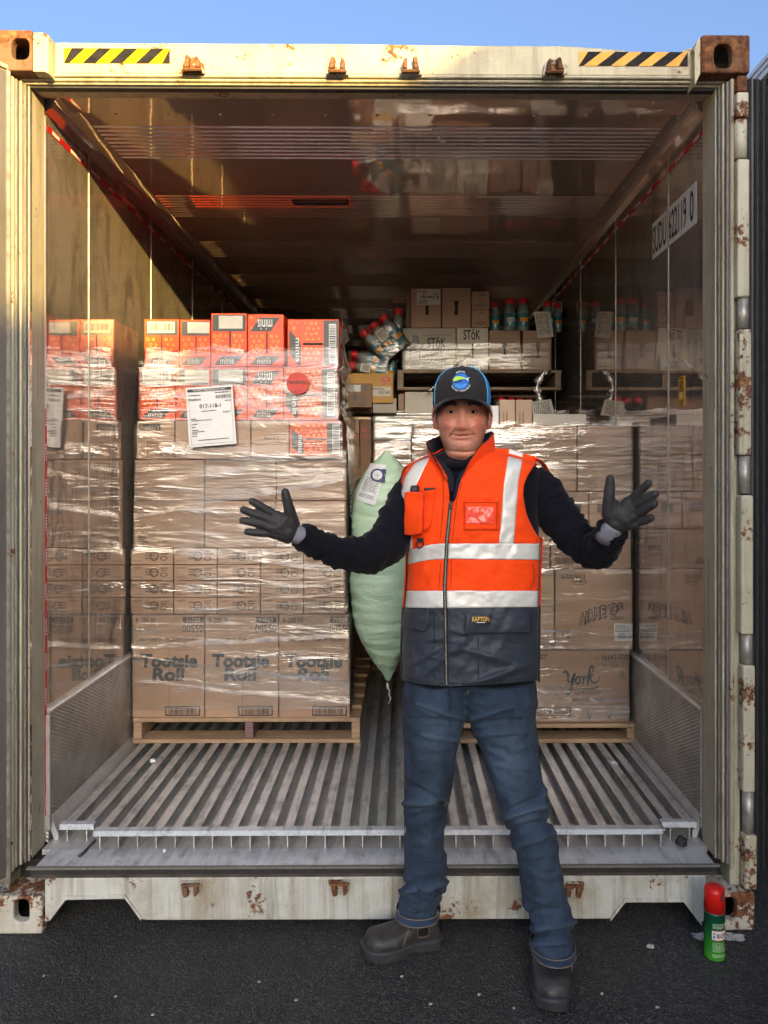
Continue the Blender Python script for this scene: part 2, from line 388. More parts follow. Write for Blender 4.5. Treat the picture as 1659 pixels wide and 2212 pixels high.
# locking bar keepers
kb = MB(); kb.prism([(-.038, -.026), (.036, -.026), (.030, .012), (.012, .028), (-.018, .026), (-.034, .006)], lambda u, v, w: (u, w, v), 0, .022)
k2 = MB(); k2.prism([(-.028, -.018), (-.010, -.018), (-.006, .020), (-.020, .024)], lambda u, v, w: (u, w, v), -.022, 0); k2.prism([(.010, -.018), (.026, -.018), (.024, .012), (.012, .022)], lambda u, v, w: (u, w, v), -.022, 0)
k2.box(-.030, .030, -.018, 0, -.026, -.016)
kme = kb.mesh('keeper', M['rust_white']); cme = k2.mesh('keeper_cam', M['rusty'])
for px, py, fl in [(419, 143, 1), (730, 146, 1), (887, 146, -1), (1195, 148, -1)]:
    p = W(px, py, .02); k = link('keeper', kme, ct); k.location = (p.x, .012, p.z); k.scale = (fl, 1, 1); bev(k, .003)
    c = bpy.data.objects.new('keeper_cam', cme); COL.objects.link(c); c.parent = k; bev(c, .004)
for px, py, fl in [(416, 1915, 1), (735, 1913, 1), (1236, 1917, -1)]:
    p = W(px, py, 0); k = link('keeper', kme, ct); k.location = (p.x, -.012, p.z); k.scale = (fl, 1, -.8); bev(k, .003)
    c = bpy.data.objects.new('keeper_cam', cme); COL.objects.link(c); c.parent = k; bev(c, .004)
# sill with fork pockets
def zs(py): return Z_(py, 0)
def xs(px): return X_(px, 0)
poly = [(-1.062, .174), (-1.062, .03)] + [(xs(a), zs(b)) for a, b in [(108, 1985), (113, 1978), (143, 1940), (271, 1938), (304, 1984), (320, 1986), (1318, 1988), (1350, 1951), (1476, 1951), (1512, 1998)]] + [(1.075, .03), (1.075, .174)]
o = MB().prism(poly, lambda u, v, w: (u, w, v), 0, .05).build('sill_beam', M['sill_white'], ct); bev(o, .004)
for pts in ([(108, 1985), (143, 1938), (271, 1936), (306, 1984)], [(1318, 1990), (1350, 1949), (1476, 1949), (1514, 2000)]):
    mb = MB(); P = [(xs(a), zs(b)) for a, b in pts]                 # folded lips of the pockets
    for (a, b), (c, d) in zip(P[:-1], P[1:]):
        mb.add([(a, -.006, b), (c, -.006, d), (c, -.006, d+.012), (a, -.006, b+.012), (a, .05, b), (c, .05, d), (c, .05, d+.012), (a, .05, b+.012)], [(0, 1, 2, 3), (7, 6, 5, 4), (0, 4, 5, 1), (3, 2, 6, 7)])
    mb.build('pocket_lip', M['sill_white'], ct)
MB().box(-1.2, 1.2, .10, 11.9, .05, .185).build('underframe', M['dark'], ct)
# corner posts, jambs
for sgn, name in ((-1, 'l'), (1, 'r')):
    def bx(mb, a, b, y0, y1, z0, z1): mb.box(min(sgn*a, sgn*b), max(sgn*a, sgn*b), y0, y1, z0, z1)
    mb = MB(); b0 = 1.138 if sgn < 0 else 1.127; bx(mb, b0+.030, 1.19 if sgn < 0 else 1.172, .008, .12, .186, 2.765); bev(mb.build('corner_post', M['post'], ct), .008, 3)
    mb = MB(); bx(mb, 1.1905, 1.205, .03, .16, .125, 2.765); bev(mb.build('corner_post', M['post'], ct), .006, 2)
    for k, (a, b, y, m) in enumerate([(b0+.021, b0+.030, .018, 'gasket_grey'), (b0+.013, b0+.021, .030, 'jamb'), (b0+.006, b0+.013, .044, 'gasket_grey'), (b0, b0+.006, .056, 'jamb')]):
        mb = MB(); bx(mb, a+.0005, b-.0005, y, .16, .2, 2.758); bev(mb.build('jamb_strip', M[m], ct), .002)
# the interior shell
def sidewall(sgn):
    Ys = [.175, .537, 1.26, 1.98, 2.70, 3.42, 4.14, 5.6, 7.1, 8.6, 10.1, YB]
    for a, b in zip(Ys[:-1], Ys[1:]):
        x0, x1 = sorted((sgn*XW, sgn*(XW+.03)))
        MB().box(x0, x1, a+.0025, b-.0025, .66, 2.735).build('wall_panel', M['lining'], ct)
        x0, x1 = sorted((sgn*(XW-.012), sgn*(XW+.03)))
        MB().box(x0, x1, a+.001, b-.001, ZF-.06, .645).build('kick_panel', M['kick'], ct)
    mb = MB(); x0, x1 = sorted((sgn*(XW+.031), sgn*(XW+.07))); mb.box(x0, x1, .1, YB+.05, .18, 2.80); mb.build('wall_core', M['dark'], ct)
    for y in Ys[1:8]:
        x0, x1 = sorted((sgn*(XW-.0025), sgn*(XW+.002))); MB().box(x0, x1, y-.0032, y+.0032, .66, 2.735).build('joint_strip', M['galv'], ct)
    x0, x1 = sorted((sgn*(XW-.018), sgn*(XW+.004))); bev(MB().box(x0, x1, .176, YB, .646, .660).build('kick_rail', M['trim'], ct), .003)
    # front return strip between door frame and lining
    p0 = Vector((sgn*(1.138 if sgn < 0 else 1.127), .060, 0)); p1 = Vector((sgn*(XW-.003), .172, 0))
    MB().add([(p0.x, p0.y, .2), (p1.x, p1.y, .2), (p1.x, p1.y, 2.752), (p0.x, p0.y, 2.752), (p0.x+sgn*.03, p0.y, .2), (p1.x+sgn*.03, p1.y, .2), (p1.x+sgn*.03, p1.y, 2.752), (p0.x+sgn*.03, p0.y, 2.752)], [(0, 1, 2, 3), (4, 7, 6, 5), (0, 3, 7, 4), (1, 5, 6, 2), (3, 2, 6, 7), (0, 4, 5, 1)]).build('frame_return', M['lining'], ct)
    x0, x1 = sorted((sgn*(XW-.006), sgn*(XW+.002))); bev(MB().box(x0, x1, .164, .176, .24, 2.71).build('edge_trim', M['trim'], ct), .002)
    # load line tape with its white words
    x0, x1 = sorted((sgn*(XW-.0015), sgn*(XW+.001)))
    MB().box(x0, x1, .19, 6, 2.667, 2.687).build('load_line_tape', M['red'], ct)
    xa, xb = sorted((sgn*(XW-.0023), sgn*(XW-.0005))); mb = MB(); rnd = random.Random(3); y = .23
    while y < 5:
        for k in range(rnd.choice((5, 7, 8))):
            mb.box(xa, xb, y, y+.007, 2.671, 2.683); y += .011
        y += .09
    mb.build('tape_words', M['white'], ct)
    x0, x1 = sorted((sgn*(XW-.0072), sgn*(XW-.005))); MB().box(x0, x1, .1648, .1752, .3, 1.70).build('load_line_tape', M['red'], ct)
    mb = MB(); z = .32; xa, xb = sorted((sgn*(XW-.0080), sgn*(XW-.006)))
    while z < 1.68:
        for k in range(6): mb.box(xa, xb, .167, .173, z, z+.006); z += .010
        z += .06
    mb.build('tape_words', M['white'], ct)
    # cove between wall and ceiling
    pr = [(XW+.003, 2.725), (XW-.022, 2.742), (XW-.028, 2.765), (XW-.072, 2.779), (XW-.072, 2.80), (XW+.003, 2.80)]
    MB().prism(pr, lambda u, v, w: (sgn*u, w, v), .18, YB).build('cove_strip', M['ceiling'], ct)
    mb = MB(); y = .3
    while y < 4: mb.lathe([(.0001, 0), (.005, .0), (.004, -.003), (.0001, -.004)], (sgn*(XW-.05), y, 2.774), 8); y += .22
    mb.build('rivet', M['rail'], ct)
    # front kick edge
    x0, x1 = sorted((sgn*(XW-.02), sgn*(XW+.001))); MB().box(x0, x1, .168, .1745, .25, .646).build('edge_trim', M['trim'], ct)
sidewall(-1); sidewall(1)
# ceiling in sheets, with groups of ribs
for a, b in [(.085, .279), (.281, 1.049), (1.051, 1.75), (1.752, 2.45), (2.452, 3.15), (3.152, 3.85), (3.852, 6.0), (6.002, YB)]:
    MB().box(-XW, XW, a, b, ZC if a > .2 else 2.772, 2.82).build('ceiling_sheet', M['ceiling'], ct)
rp = MB(); rp.prism([(-.011, 0), (-.005, -.0042), (.005, -.0042), (.011, 0)], lambda u, v, w: (w, u, v), -1.07, 1.07)
rme = rp.mesh('ceiling_rib', M['ceiling'])
y = .405
for g in range(8):
    for k in range(9):
        o = link('ceiling_rib', rme, ct); o.location = (0, .405+.70*g+.034*k, ZC-.0005)
mb = MB()
for k in range(11): mb.lathe([(.0001, 0), (.006, .0), (.005, -.003), (.0001, -.004)], (-.95+.19*k, .30, ZC-.0005), 8)
mb.build('rivet', M['rail'], ct)
MB().box(-XW-.05, XW+.05, YB+.001, YB+.05, .2, 2.8).build('end_wall', M['lining'], ct)
MB().box(-1.2, 1.2, .1, YB+.08, 2.821, 2.86).build('roof', M['cream'], ct)
# light fitting outline on the ceiling
a = (635, 423); mb = MB(); zc = ZC-.006
cy = 1.296*FOC/(1018-432)+CAM.y; xa = X_(633, cy); xb = X_(752, cy)
mb.box(xa, xb, cy-.024, cy-.019, zc-.01, zc); mb.box(xa, xb, cy+.02, cy+.025, zc-.01, zc); mb.box(xa, xa+.005, cy-.024, cy+.025, zc-.01, zc); mb.box(xb-.005, xb, cy-.024, cy+.025, zc-.01, zc)
mb.build('ceiling_hatch_frame', M['gasket'], ct)
# floor: channel bed, rails, threshold
MB().box(-1.13, 1.13, .1245, YB, .186, .204).build('floor_bed', M['channel'], ct)
th = MB().box(-1.10, 1.11, .012, .124, .1865, .2055).build('threshold_plate', M['thresh'], ct); bev(th, .003)
MB().box(-1.105, 1.11, .002, .06, .1745, .1862).build('sill_band', simple('sill_band', (.06, .05, .042, 1), .6, 0, .6, 12, .2, 80), ct); MB().box(-1.105, 1.11, -.002, .011, .187, .201).build('sill_gasket', M['gasket'], ct)
MB().box(-1.12, 1.12, .0, .012, .2012, .2075).build('sill_lip', M['gasket_grey'], ct)
prof = [(-.0155, .0585), (-.0155, .0625), (.0155, .0625), (.0155, .0585), (.0018, .057), (.0018, 0), (-.0018, 0), (-.0018, .057)]
def rail(y0, y1, nm): return MB().prism(prof, lambda u, v, w: (u, w, v+.2), y0, y1).mesh('floor_rail', M['rail'])
rA = rail(.128, YB, 'a'); rB = rail(.18, YB, 'b')
xr = -.936
xs_ = [-.936+.0636*k for k in range(31)]
for x in xs_:
    o = link('floor_rail', rA, ct); o.location = (x, random.uniform(-.002, .002), 0)
for x in (-1.07, -1.003, 1.003+.02, 1.07+.02):
    o = link('floor_rail', rB, ct); o.location = (x, 0, 0)
bev(MB().prism([(0, 0), (.032, 0), (.032, -.003), (.003, -.006), (.003, -.018), (0, -.018)], lambda u, v, w: (w, u+.121, v+.2665), -.957, .978).build('floor_nosing', M['thresh'], ct), .001)
for a, b in ((-1.094, -.975), (.99, 1.112)):
    bev(MB().prism([(0, 0), (.026, 0), (.026, -.003), (.003, -.003), (.003, -.02), (0, -.02)], lambda u, v, w: (w, u+.172, v+.2665), a, b).build('floor_nosing', M['thresh'], ct), .001)
for sg in (-1, 1):
    MB().prism([(1.105, .2), (1.118, .2), (1.140, .262), (1.140, .285), (1.132, .285), (1.105, .225)], lambda u, v, w: (sg*u, w, v), .19, YB).build('floor_gutter', M['channel'], ct)
# container number on the right wall, yellow notice
def onwall(y, z, off): return (XW-off, y, z)
pl = MB(); 
for y0, y1 in ((.719, .545), (.529, .255)): pl.box(XW-.002, XW, y1, y0, 2.375, 2.525)
plate = pl.build('number_plate', M['white'], ct)
for s, ya, yb in (("SUDU", .712, .552), ("622119", .522, .345), ("0", .312, .275)):
    v, f = textmesh(s, None, .012); rawmesh('lettering', [onwall(ya+(yb-ya)*a, 2.392+.115*b, .0034) for a, b in v], f, M['ink'], plate)
nt_ = MB().box(XW-.002, XW, .365, .425, 1.728, 1.842).build('notice_sticker', M['amber'], ct)
mb = MB()
for k in range(5): mb.quad(onwall(.415, 1.825-.009*k, .003), onwall(.375, 1.825-.009*k, .003), onwall(.375, 1.820-.009*k, .003), onwall(.415, 1.820-.009*k, .003))
for k in range(3): mb.quad(onwall(.415, 1.752-.008*k, .003), onwall(.375, 1.752-.008*k, .003), onwall(.375, 1.748-.008*k, .003), onwall(.415, 1.748-.008*k, .003))
mb.quad(onwall(.415, 1.838, .003), onwall(.375, 1.838, .003), onwall(.375, 1.832, .003), onwall(.415, 1.832, .003))
mb.build('small_print', M['ink'], nt_)
mb = MB(); mb.add([onwall(.405, 1.760, .003), onwall(.385, 1.760, .003), onwall(.385, 1.775, .003), onwall(.380, 1.775, .003), onwall(.395, 1.79, .003), onwall(.410, 1.775, .003), onwall(.405, 1.775, .003)], [tuple(range(7))]); mb.build('printed_arrow', M['white'], nt_)
# hinges on the right
segs = [(2.60, 2.735), (2.40, 2.592), (1.97, 2.392), (1.46, 1.885), (1.02, 1.36)]
hz = [(2.75-.138, 2.735, 'hinge'), (2.503-.0, 2.604, 'hinge')]
H = [(250, 338, 'cap'), (340, 700, 'plate'), (708, 805, 'pin'), (808, 1065, 'plate'), (1070, 1160, 'pin0')]
hy = lambda py: Z_(py, -.01)
blocks = [(262, 252-0, 0)]
for (pa, pb, kind) in [(197, 252, 'plate'), (254, 338, 'pin'), (340, 700, 'plate'), (706, 808, 'plate'), (700, 706, 'pin')]: pass
for (pa, pb, kind) in [(160, 194, 'x'), (195, 250, 'p'), (253, 336, 'r'), (340, 640, 'p'), (640, 706, 's'), (709, 983, 'p'), (985, 1066, 's'), (1070, 1372, 'p'), (1374, 1437, 's'), (1439, 1715, 'p'), (1717, 1806, 's'), (1808, 1925, 'p')]:
    z1, z0 = hy(pa), hy(pb); x = X_(1604+ (pa-200)*.011, -.01)
    if kind == 'x': bev(MB().box(x-.016, x+.016, -.012, .03, z0, z1).build('hinge_plate', M['rusty'], ct), .004, 2)
    elif kind == 'p': bev(MB().box(x-.019, x+.021, -.012, .03, z0, z1).build('hinge_plate', M['hinge'], ct), .007, 2)
    elif kind == 'r': MB().tube([(x, .01, z0), (x, .01, z1)], .021, 14).build('hinge_knuckle', M['hinge'], ct, True)
    else: MB().tube([(x+.003, .012, z0), (x+.003, .012, z1)], .018, 14).build('hinge_knuckle', M['galv'], ct, True)
bev(MB().box(1.165, 1.205, .03, .16, .125, 2.765).build('corner_post', M['post'], ct), .006, 2)
# doors
def door(name, hx, ang, length, sgn, face):
    d = Vector((math.cos(ang), math.sin(ang), 0)); nrm = Vector((math.sin(ang), -math.cos(ang), 0))*sgn
    def P(l, t, z): q = Vector((hx, 0, 0))+d*l+nrm*t; return (q.x, q.y, z)
    def slab(mb, l0, l1, t0, t1, z0, z1): mb.add([P(l0,t0,z0),P(l1,t0,z0),P(l1,t1,z0),P(l0,t1,z0),P(l0,t0,z1),P(l1,t0,z1),P(l1,t1,z1),P(l0,t1,z1)], [(0,3,2,1),(4,5,6,7),(0,1,5,4),(1,2,6,5),(2,3,7,6),(3,0,4,7)])
    return P, slab
P, slab = door('left', -1.176, R(236), 1.17, -1, 1)
mb = MB(); slab(mb, 0, 1.17, -.08, 0, .165, 2.785); dl = mb.build('door', M['cream'], ct); dl['label'] = 'left door swung open towards the camera'; bev(dl, .004)
mb = MB(); slab(mb, .012, 1.15, .0005, .006, .185, 2.765); o = mb.build('door_lining', simple('door_inner', (.15, .14, .13, 1), .4, .3, .25, 1, .15, 60, sv=(14, 14, 2)), dl)
mb = MB(); slab(mb, .0, .011, -.0, .010, .165, 2.785); slab(mb, .011, 1.17, 0, .010, 2.772, 2.785); slab(mb, .011, 1.17, 0, .010, .165, .178); mb.build('door_edge_trim', M['galv'], dl)
P, slab = door('right', 1.226, R(40), 1.17, 1, 1)
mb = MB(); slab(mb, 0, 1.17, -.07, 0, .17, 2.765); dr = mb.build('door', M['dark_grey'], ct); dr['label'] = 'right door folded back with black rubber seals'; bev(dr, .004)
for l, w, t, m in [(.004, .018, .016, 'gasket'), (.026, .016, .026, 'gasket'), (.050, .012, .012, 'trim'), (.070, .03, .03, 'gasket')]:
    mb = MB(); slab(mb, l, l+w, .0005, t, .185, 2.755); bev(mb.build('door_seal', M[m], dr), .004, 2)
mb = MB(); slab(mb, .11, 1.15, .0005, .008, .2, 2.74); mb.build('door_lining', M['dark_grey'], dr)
# ------------------------------------------------------------------ goods: materials
def card(name, col, var=.1):
    t = NT(name)
    c = t.mix(t.ramp(t.noise(4, 5, .6), [(.3, 0), (.7, 1)]), mul(col, 1-var), mul(col, 1+var))
    fl = t.noise(1, 3, .6, t.vec(500, 500, 12))
    rd = t.n("ShaderNodeObjectInfo").outputs['Random']; c = t.mix(1.0, c, t.ramp(rd, [(0, .80), (1, 1.12)]), 'MULTIPLY')
    c = t.mix(t.math('MULTIPLY', t.ramp(fl, [(.35, 0), (.7, 1)]), .16), c, mul(col, .55))
    return t.done(t.pbsdf(c, .62, 0, t.bump(t.math('ADD', t.noise(1, 2, .5, t.vec(2, 2, 220)), t.noise(12, 3)), .12, .003), **{'Specular IOR Level': .35}))
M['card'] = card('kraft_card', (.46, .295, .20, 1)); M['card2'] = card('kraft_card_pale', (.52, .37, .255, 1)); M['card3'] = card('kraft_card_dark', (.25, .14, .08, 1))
M['card_white'] = card('white_card', (.60, .56, .45, 1)); M['card_yellow'] = card('yellow_card', (.62, .35, .10, 1)); M['card_cream'] = card('cream_card', (.58, .53, .45, 1))
M['minis'] = simple('orange_card', srgb(232, 78, 16), .38, 0, .08, 12, .05, 60); M['minis_print'] = simple('yellow_orange_print', srgb(245, 150, 40), .4, 0, .08, 20)
M['slate'] = simple('slate_print', (.045, .045, .04, 1), .4, 0, .15, 20)
M['gap'] = simple('carton_gap', (.03, .018, .012, 1), .8)
def wood(name, c0, c1):
    t = NT(name)
    g = t.noise(1, 6, .65, t.vec(5, 60, 60), .5); s = t.noise(3, 5, .6)
    c = t.mix(t.ramp(g, [(.35, 0), (.65, 1)]), c0, c1); c = t.mix(t.math('MULTIPLY', t.ramp(s, [(.45, 0), (.7, 1)]), .5), c, (.13, .085, .05, 1))
    return t.done(t.pbsdf(c, .7, 0, t.bump(g, .4, .003)))
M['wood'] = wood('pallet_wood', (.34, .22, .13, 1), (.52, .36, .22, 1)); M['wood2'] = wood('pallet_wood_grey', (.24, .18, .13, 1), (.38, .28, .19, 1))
M['wood_purple'] = wood('pallet_wood_purple', (.16, .09, .10, 1), (.25, .15, .16, 1))
def film_mat(name, base, streak, hazef, rough=.10, bumps=.6, bd=.010):
    """stretch film: mostly clear, glossy, milky where many layers are drawn together"""
    t = NT(name)
    va = t.vec(1.6, 1.6, 22, (R(3), R(6), 0)); vb = t.vec(2.4, 2.4, 44, (R(-4), R(-12), 0)); vc = t.vec(1.0, 1.0, 5.5, (0, R(20), 0))
    na = t.noise(1, 5, .62, va, .35); nb = t.noise(1, 4, .6, vb, .5); nc = t.noise(2.0, 4, .6, vc, .8)
    st = t.ramp(t.math('ADD', t.math('MULTIPLY', na, .6), t.math('MULTIPLY', nb, .4)), [(.51, 0), (.64, 1)])
    pt = t.ramp(nc, [(.47, 0), (.62, 1)])
    h = t.math('ADD', t.math('MULTIPLY', na, .55), t.math('ADD', t.math('MULTIPLY', nb, .22), t.math('MULTIPLY', nc, 1.9)))
    bn = t.bump(h, bumps, bd)
    fr = t.n("ShaderNodeFresnel", {'IOR': 1.5}); t.set(fr.inputs['Normal'], bn)
    gl = t.n("ShaderNodeBsdfGlossy", {'Color': (1, 1, 1, 1), 'Roughness': rough}); t.set(gl.inputs['Normal'], bn)
    df = t.n("ShaderNodeBsdfDiffuse", {'Color': (.75, .74, .72, 1)}); tr = t.n("ShaderNodeBsdfTransparent", {'Color': (.97, .97, .965, 1)})
    m1 = t.n("ShaderNodeMixShader"); t.set(m1.inputs[0], t.math('MULTIPLY_ADD', t.math('MULTIPLY', st, t.math('MULTIPLY_ADD', pt, .7, .3)), hazef, .015)); t.set(m1.inputs[1], tr.outputs[0]); t.set(m1.inputs[2], df.outputs[0])
    f = t.math('ADD', t.math('MULTIPLY', fr.outputs[0], 1.15), t.math('MULTIPLY_ADD', t.math('MULTIPLY', st, pt), streak, base), clamp=True)
    m2 = t.n("ShaderNodeMixShader"); t.set(m2.inputs[0], f); t.set(m2.inputs[1], m1.outputs[0]); t.set(m2.inputs[2], gl.outputs[0])
    return t.done(m2.outputs[0])
M['film'] = film_mat('stretch_film', .035, .38, .11, .08); M['film_thin'] = film_mat('stretch_film_thin', .02, .22, .10, .10)
M['film_faint'] = film_mat('stretch_film_faint', .0, .10, .04, .12, .35)
M['film_thick'] = film_mat('stretch_film_thick', .12, .4, .6, .16)

# ------------------------------------------------------------------ pallets
def pallet(x0, x1, y0, y1, z0, z1, label, wm=None, mid=None, yfront=True):
    p = thing('pallet', label, 'pallet', ((x0+x1)/2, (y0+y1)/2, z0), 'wooden pallets carrying the goods')
    wm = wm or M['wood']; h = z1-z0; tb = .018; n = 7; w = (y1-y0)/(n+(n-1)*.55)
    for k in range(n):
        a = y0+k*w*1.55; bev(MB().box(x0+random.uniform(-.003, .003), x1+random.uniform(-.003, .003), a, a+w, z1-tb, z1).build('deck_board', wm, p), .002)
    for k, a in enumerate((y0, (y0+y1)/2-w/2, y1-w)):
        bev(MB().box(x0, x1, a, a+w, z0, z0+tb).build('bottom_board', wm, p), .002)
    for k, xc in enumerate((x0+.02, (x0+x1)/2+.01, x1-.02)):
        bev(MB().box(xc-.019, xc+.019, y0+.004, y1-.004, z0+tb+.0005, z1-tb-.0005).build('stringer', mid if (k == 1 and mid) else wm, p), .002)
    return p
PF = .94
pallet(X_(287, PF), X_(778, PF), PF, PF+1.2, ZF+.001, Z_(1550, PF), 'pale wooden pallet under the tall stack of orange and brown boxes at left', None, M['wood_purple'])
pallet(.118, X_(1372, PF), PF-.01, PF+1.2, ZF+.001, Z_(1563, PF), 'pale wooden pallet behind the legs of the man, under the brown cartons at right')
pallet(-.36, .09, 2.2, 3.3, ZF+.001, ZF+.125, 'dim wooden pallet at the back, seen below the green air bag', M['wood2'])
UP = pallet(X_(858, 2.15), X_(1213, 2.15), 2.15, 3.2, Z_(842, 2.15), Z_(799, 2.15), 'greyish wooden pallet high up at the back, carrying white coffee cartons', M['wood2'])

# ------------------------------------------------------------------ cartons
def carton(px0, py0, px1, py1, Y, dep, m, label, group=None, name='carton', cat='box', seam=None, bw=.004, tilt=0, seamY=None):
    a = W(px0, py1, Y); b = W(px1, py0, Y); e = .0012
    o = MB().box(a.x+e, b.x-e, Y, Y+dep, a.z+.0006, b.z-.0006).build(name, m)
    tag(o, label, cat, group); bev(o, bw, 2)
    return o
ORD = ['first', 'second', 'third', 'fourth', 'fifth', 'sixth']
YL = .955
# ---- left load, three big cartons at the bottom
for i, (a, b) in enumerate([(285, 441.5), (442.5, 601.5), (602.5, 756)]):
    lab = ['leftmost of the three big brown cartons on the left pallet, with dark lettering', 'middle one of the three big brown lettered cartons on the left pallet', 'rightmost of the three big lettered cartons at left, beside the green air bag'][i]
    c = carton(a, 1327, b, 1550, YL+random.uniform(-.006, .004)*(i > 0), .4, M['card'], lab, 'big lettered cartons at the bottom of the left pallet')
    y = c.location.y - .2 - .0008; d = a-285
    letter("Tootsie", (303+d*.985, 1412, 427+d*.985, 1442), y, M['ink_teal'], c, .045, .05)
    letter("Roll", (329+d*.985, 1442, 399+d*.985, 1471), y, M['ink_teal'], c, .045, .05)
    letter("8-280", (293+d, 1333, 322+d, 1345), y, M['ink'], c, .012); textlines((325+d, 1333, 338+d, 1345), y, M['ink'], c, 4, i)
    rects([(395+d, 1332, 439+d, 1345)], y, M['ink'], c, 'printed_panel'); letter("71720", (402+d, 1334, 432+d, 1343.5), y-.0006, M['card'], c, .01)
    letter("00550", (394+d, 1349, 439+d, 1366), y, M['ink'], c, .006); letter("HEAVY OBJECT - TEAM LIFT REQUIRED", (301+d, 1378, 428+d, 1388), y, M['ink'], c, .012)
    bx0 = 357+d
    rects([(bx0, 1525, bx0+75, 1527.5), (bx0, 1543, bx0+75, 1546), (bx0, 1525, bx0+2.5, 1546), (bx0+72, 1525, bx0+75, 1546)], y, M['ink'], c, 'printed_frame'); barcode((bx0+8, 1529, bx0+67, 1542), y, M['ink'], c, i)
    rects([(a+ (b-a)*.51, 1400, a+(b-a)*.51+.8, 1549)], y, M['ink_brown'], c, 'carton_seam')
# ---- four rows of five small cartons
rows = [(1184, 1219), (1220, 1253.5), (1254.5, 1290), (1291, 1326)]; cols = [(281, 374), (375, 468.5), (469.5, 562), (563, 655), (656, 747)]
rn = ['top', 'second', 'third', 'bottom']
for i, (ya, yb) in enumerate(rows):
    for j, (xa, xb) in enumerate(cols):
        lab = 'small candy carton, %s from left in the %s row of small cartons' % (ORD[j], rn[i])
        Yc = YL-.004+random.uniform(-.004, .006); c = carton(xa+random.uniform(0, 1), ya, xb, yb, Yc, .35, M['card'], lab, 'small candy cartons on the left pallet', bw=.003)
        y = Yc-.0008; q = yb-ya
        letter("CANDY", (xa+6, ya+4, xa+27, ya+9), y, M['ink_brown'], c, .012); letter("M COUNT EACH", (xa+6, yb-9, xa+27, yb-5), y, M['ink_brown'], c, .01)
        mb = MB(); n = 14
        for (cx, cy, rx, ry) in ((xa+52, ya+q*.5, 10, q*.30), (xa+73, ya+q*.62, 8, q*.16)):
            for k in range(n):
                p, r = 2*math.pi*k/n, 2*math.pi*(k+1)/n; f1 = .68
                mb.quad(W(cx+rx*math.cos(p), cy+ry*math.sin(p), y), W(cx+rx*math.cos(r), cy+ry*math.sin(r), y), W(cx+rx*f1*math.cos(r), cy+ry*f1*math.sin(r), y), W(cx+rx*f1*math.cos(p), cy+ry*f1*math.sin(p), y))
        mb.build('printed_emblem', M['ink_brown'], c); textlines((xa+66, ya+5, xa+86, ya+q*.42), y, M['ink_brown'], c, 2, i*5+j)
        textlines((xa+33, ya+q*.2, xa+62, ya+q*.72), y-.0003, M['ink_brown'], c, 3, i*5+j+50)
# ---- brown tiers
tiers = [(1081.5, 1183, [(288, 441, 'with a small printed mark'), (442.5, 594, 'behind the gloved hand'), (595.5, 748, 'beside the green air bag')], 'lowest big tier'),
         (993, 1080.5, [(289, 441, 'with a printed box'), (442.5, 596, 'under the white document'), (597.5, 750, 'under the lone orange carton')], 'second big tier'),
         (908.5, 992, [(294, 377, 'with a dark name panel'), (378, 541, 'behind the white document'), (542.5, 624, 'printed FRAGILE')], 'upper tier')]
for k, (ya, yb, cs, tl) in enumerate(tiers):
    for j, (xa, xb, what) in enumerate(cs):
        Yc = YL+.004+random.uniform(-.004, .008)
        c = carton(xa, ya, xb, yb, Yc, .38, M['card'], 'brown carton %s on the left load, in the %s' % (what, tl), 'big brown cartons in the middle of the left load'); y = Yc-.0008
        if k == 0 and j == 0: textlines((299, 1158, 322, 1178), y, M['ink'], c, 4, 5)
        if k == 1 and j == 0: rects([(318, 1000, 350, 1001), (318, 1018, 350, 1019), (318, 1000, 319, 1019), (349, 1000, 350, 1019)], y, M['ink_brown'], c, 'printed_frame')
        if k == 2 and j == 0:
            rects([(301, 915, 347, 930)], y, M['slate'], c, 'printed_panel'); letter("Franklin's", (304, 917, 343, 928), y-.0006, M['card2'], c, .01)
            letter("TO232", (320, 956, 342, 967), y, M['ink_brown'], c, .0); rects([(318, 955, 319, 990), (318, 954, 377, 955)], y, M['ink_brown'], c, 'printed_frame')
        if k == 2 and j == 2: letter("FRAGILE", (571, 943, 602, 951), y, M['ink_brown'], c, .0)
        if k == 1 and j == 2: letter("TO232", (712, 1001, 737, 1009), y, M['ink_brown'], c, .0)
# ---- orange cartons
def shapes(rs, Y, c, seed, dens=230.):
    """printed yellow triangles, squares and rings"""
    rnd = random.Random(seed); mb = MB()
    for (x0, y0, x1, y1) in rs:
        step = 11.5; yy = y0+6; r_ = 0
        while yy < y1-3:
            xx = x0+6+(r_ % 2)*5
            while xx < x1-4:
                k = rnd.random(); s = rnd.uniform(3.4, 4.6); a = rnd.uniform(0, 6.3); cx, cy = xx+rnd.uniform(-1, 1), yy+rnd.uniform(-1, 1)
                cx = min(max(cx, x0+s), x1-s); cy = min(max(cy, y0+s), y1-s)
                if k < .4: mb.add([W(cx+s*math.cos(a+q), cy+s*math.sin(a+q), Y) for q in (0, 2.09, 4.19)], [(0, 1, 2)])
                elif k < .7: mb.add([W(cx+s*math.cos(a+q), cy+s*math.sin(a+q), Y) for q in (0, 1.57, 3.14, 4.71)], [(0, 1, 2, 3)])
                else:
                    n = 10
                    for i in range(n):
                        p, r = 2*math.pi*i/n, 2*math.pi*(i+1)/n
                        mb.quad(W(cx+s*math.cos(p), cy+s*math.sin(p), Y), W(cx+s*math.cos(r), cy+s*math.sin(r), Y), W(cx+s*.52*math.cos(r), cy+s*.52*math.sin(r), Y), W(cx+s*.52*math.cos(p), cy+s*.52*math.sin(p), Y))
                xx += step
            yy += step*.95; r_ += 1
    if mb.v: mb.build('printed_shapes', M['minis_print'], c)
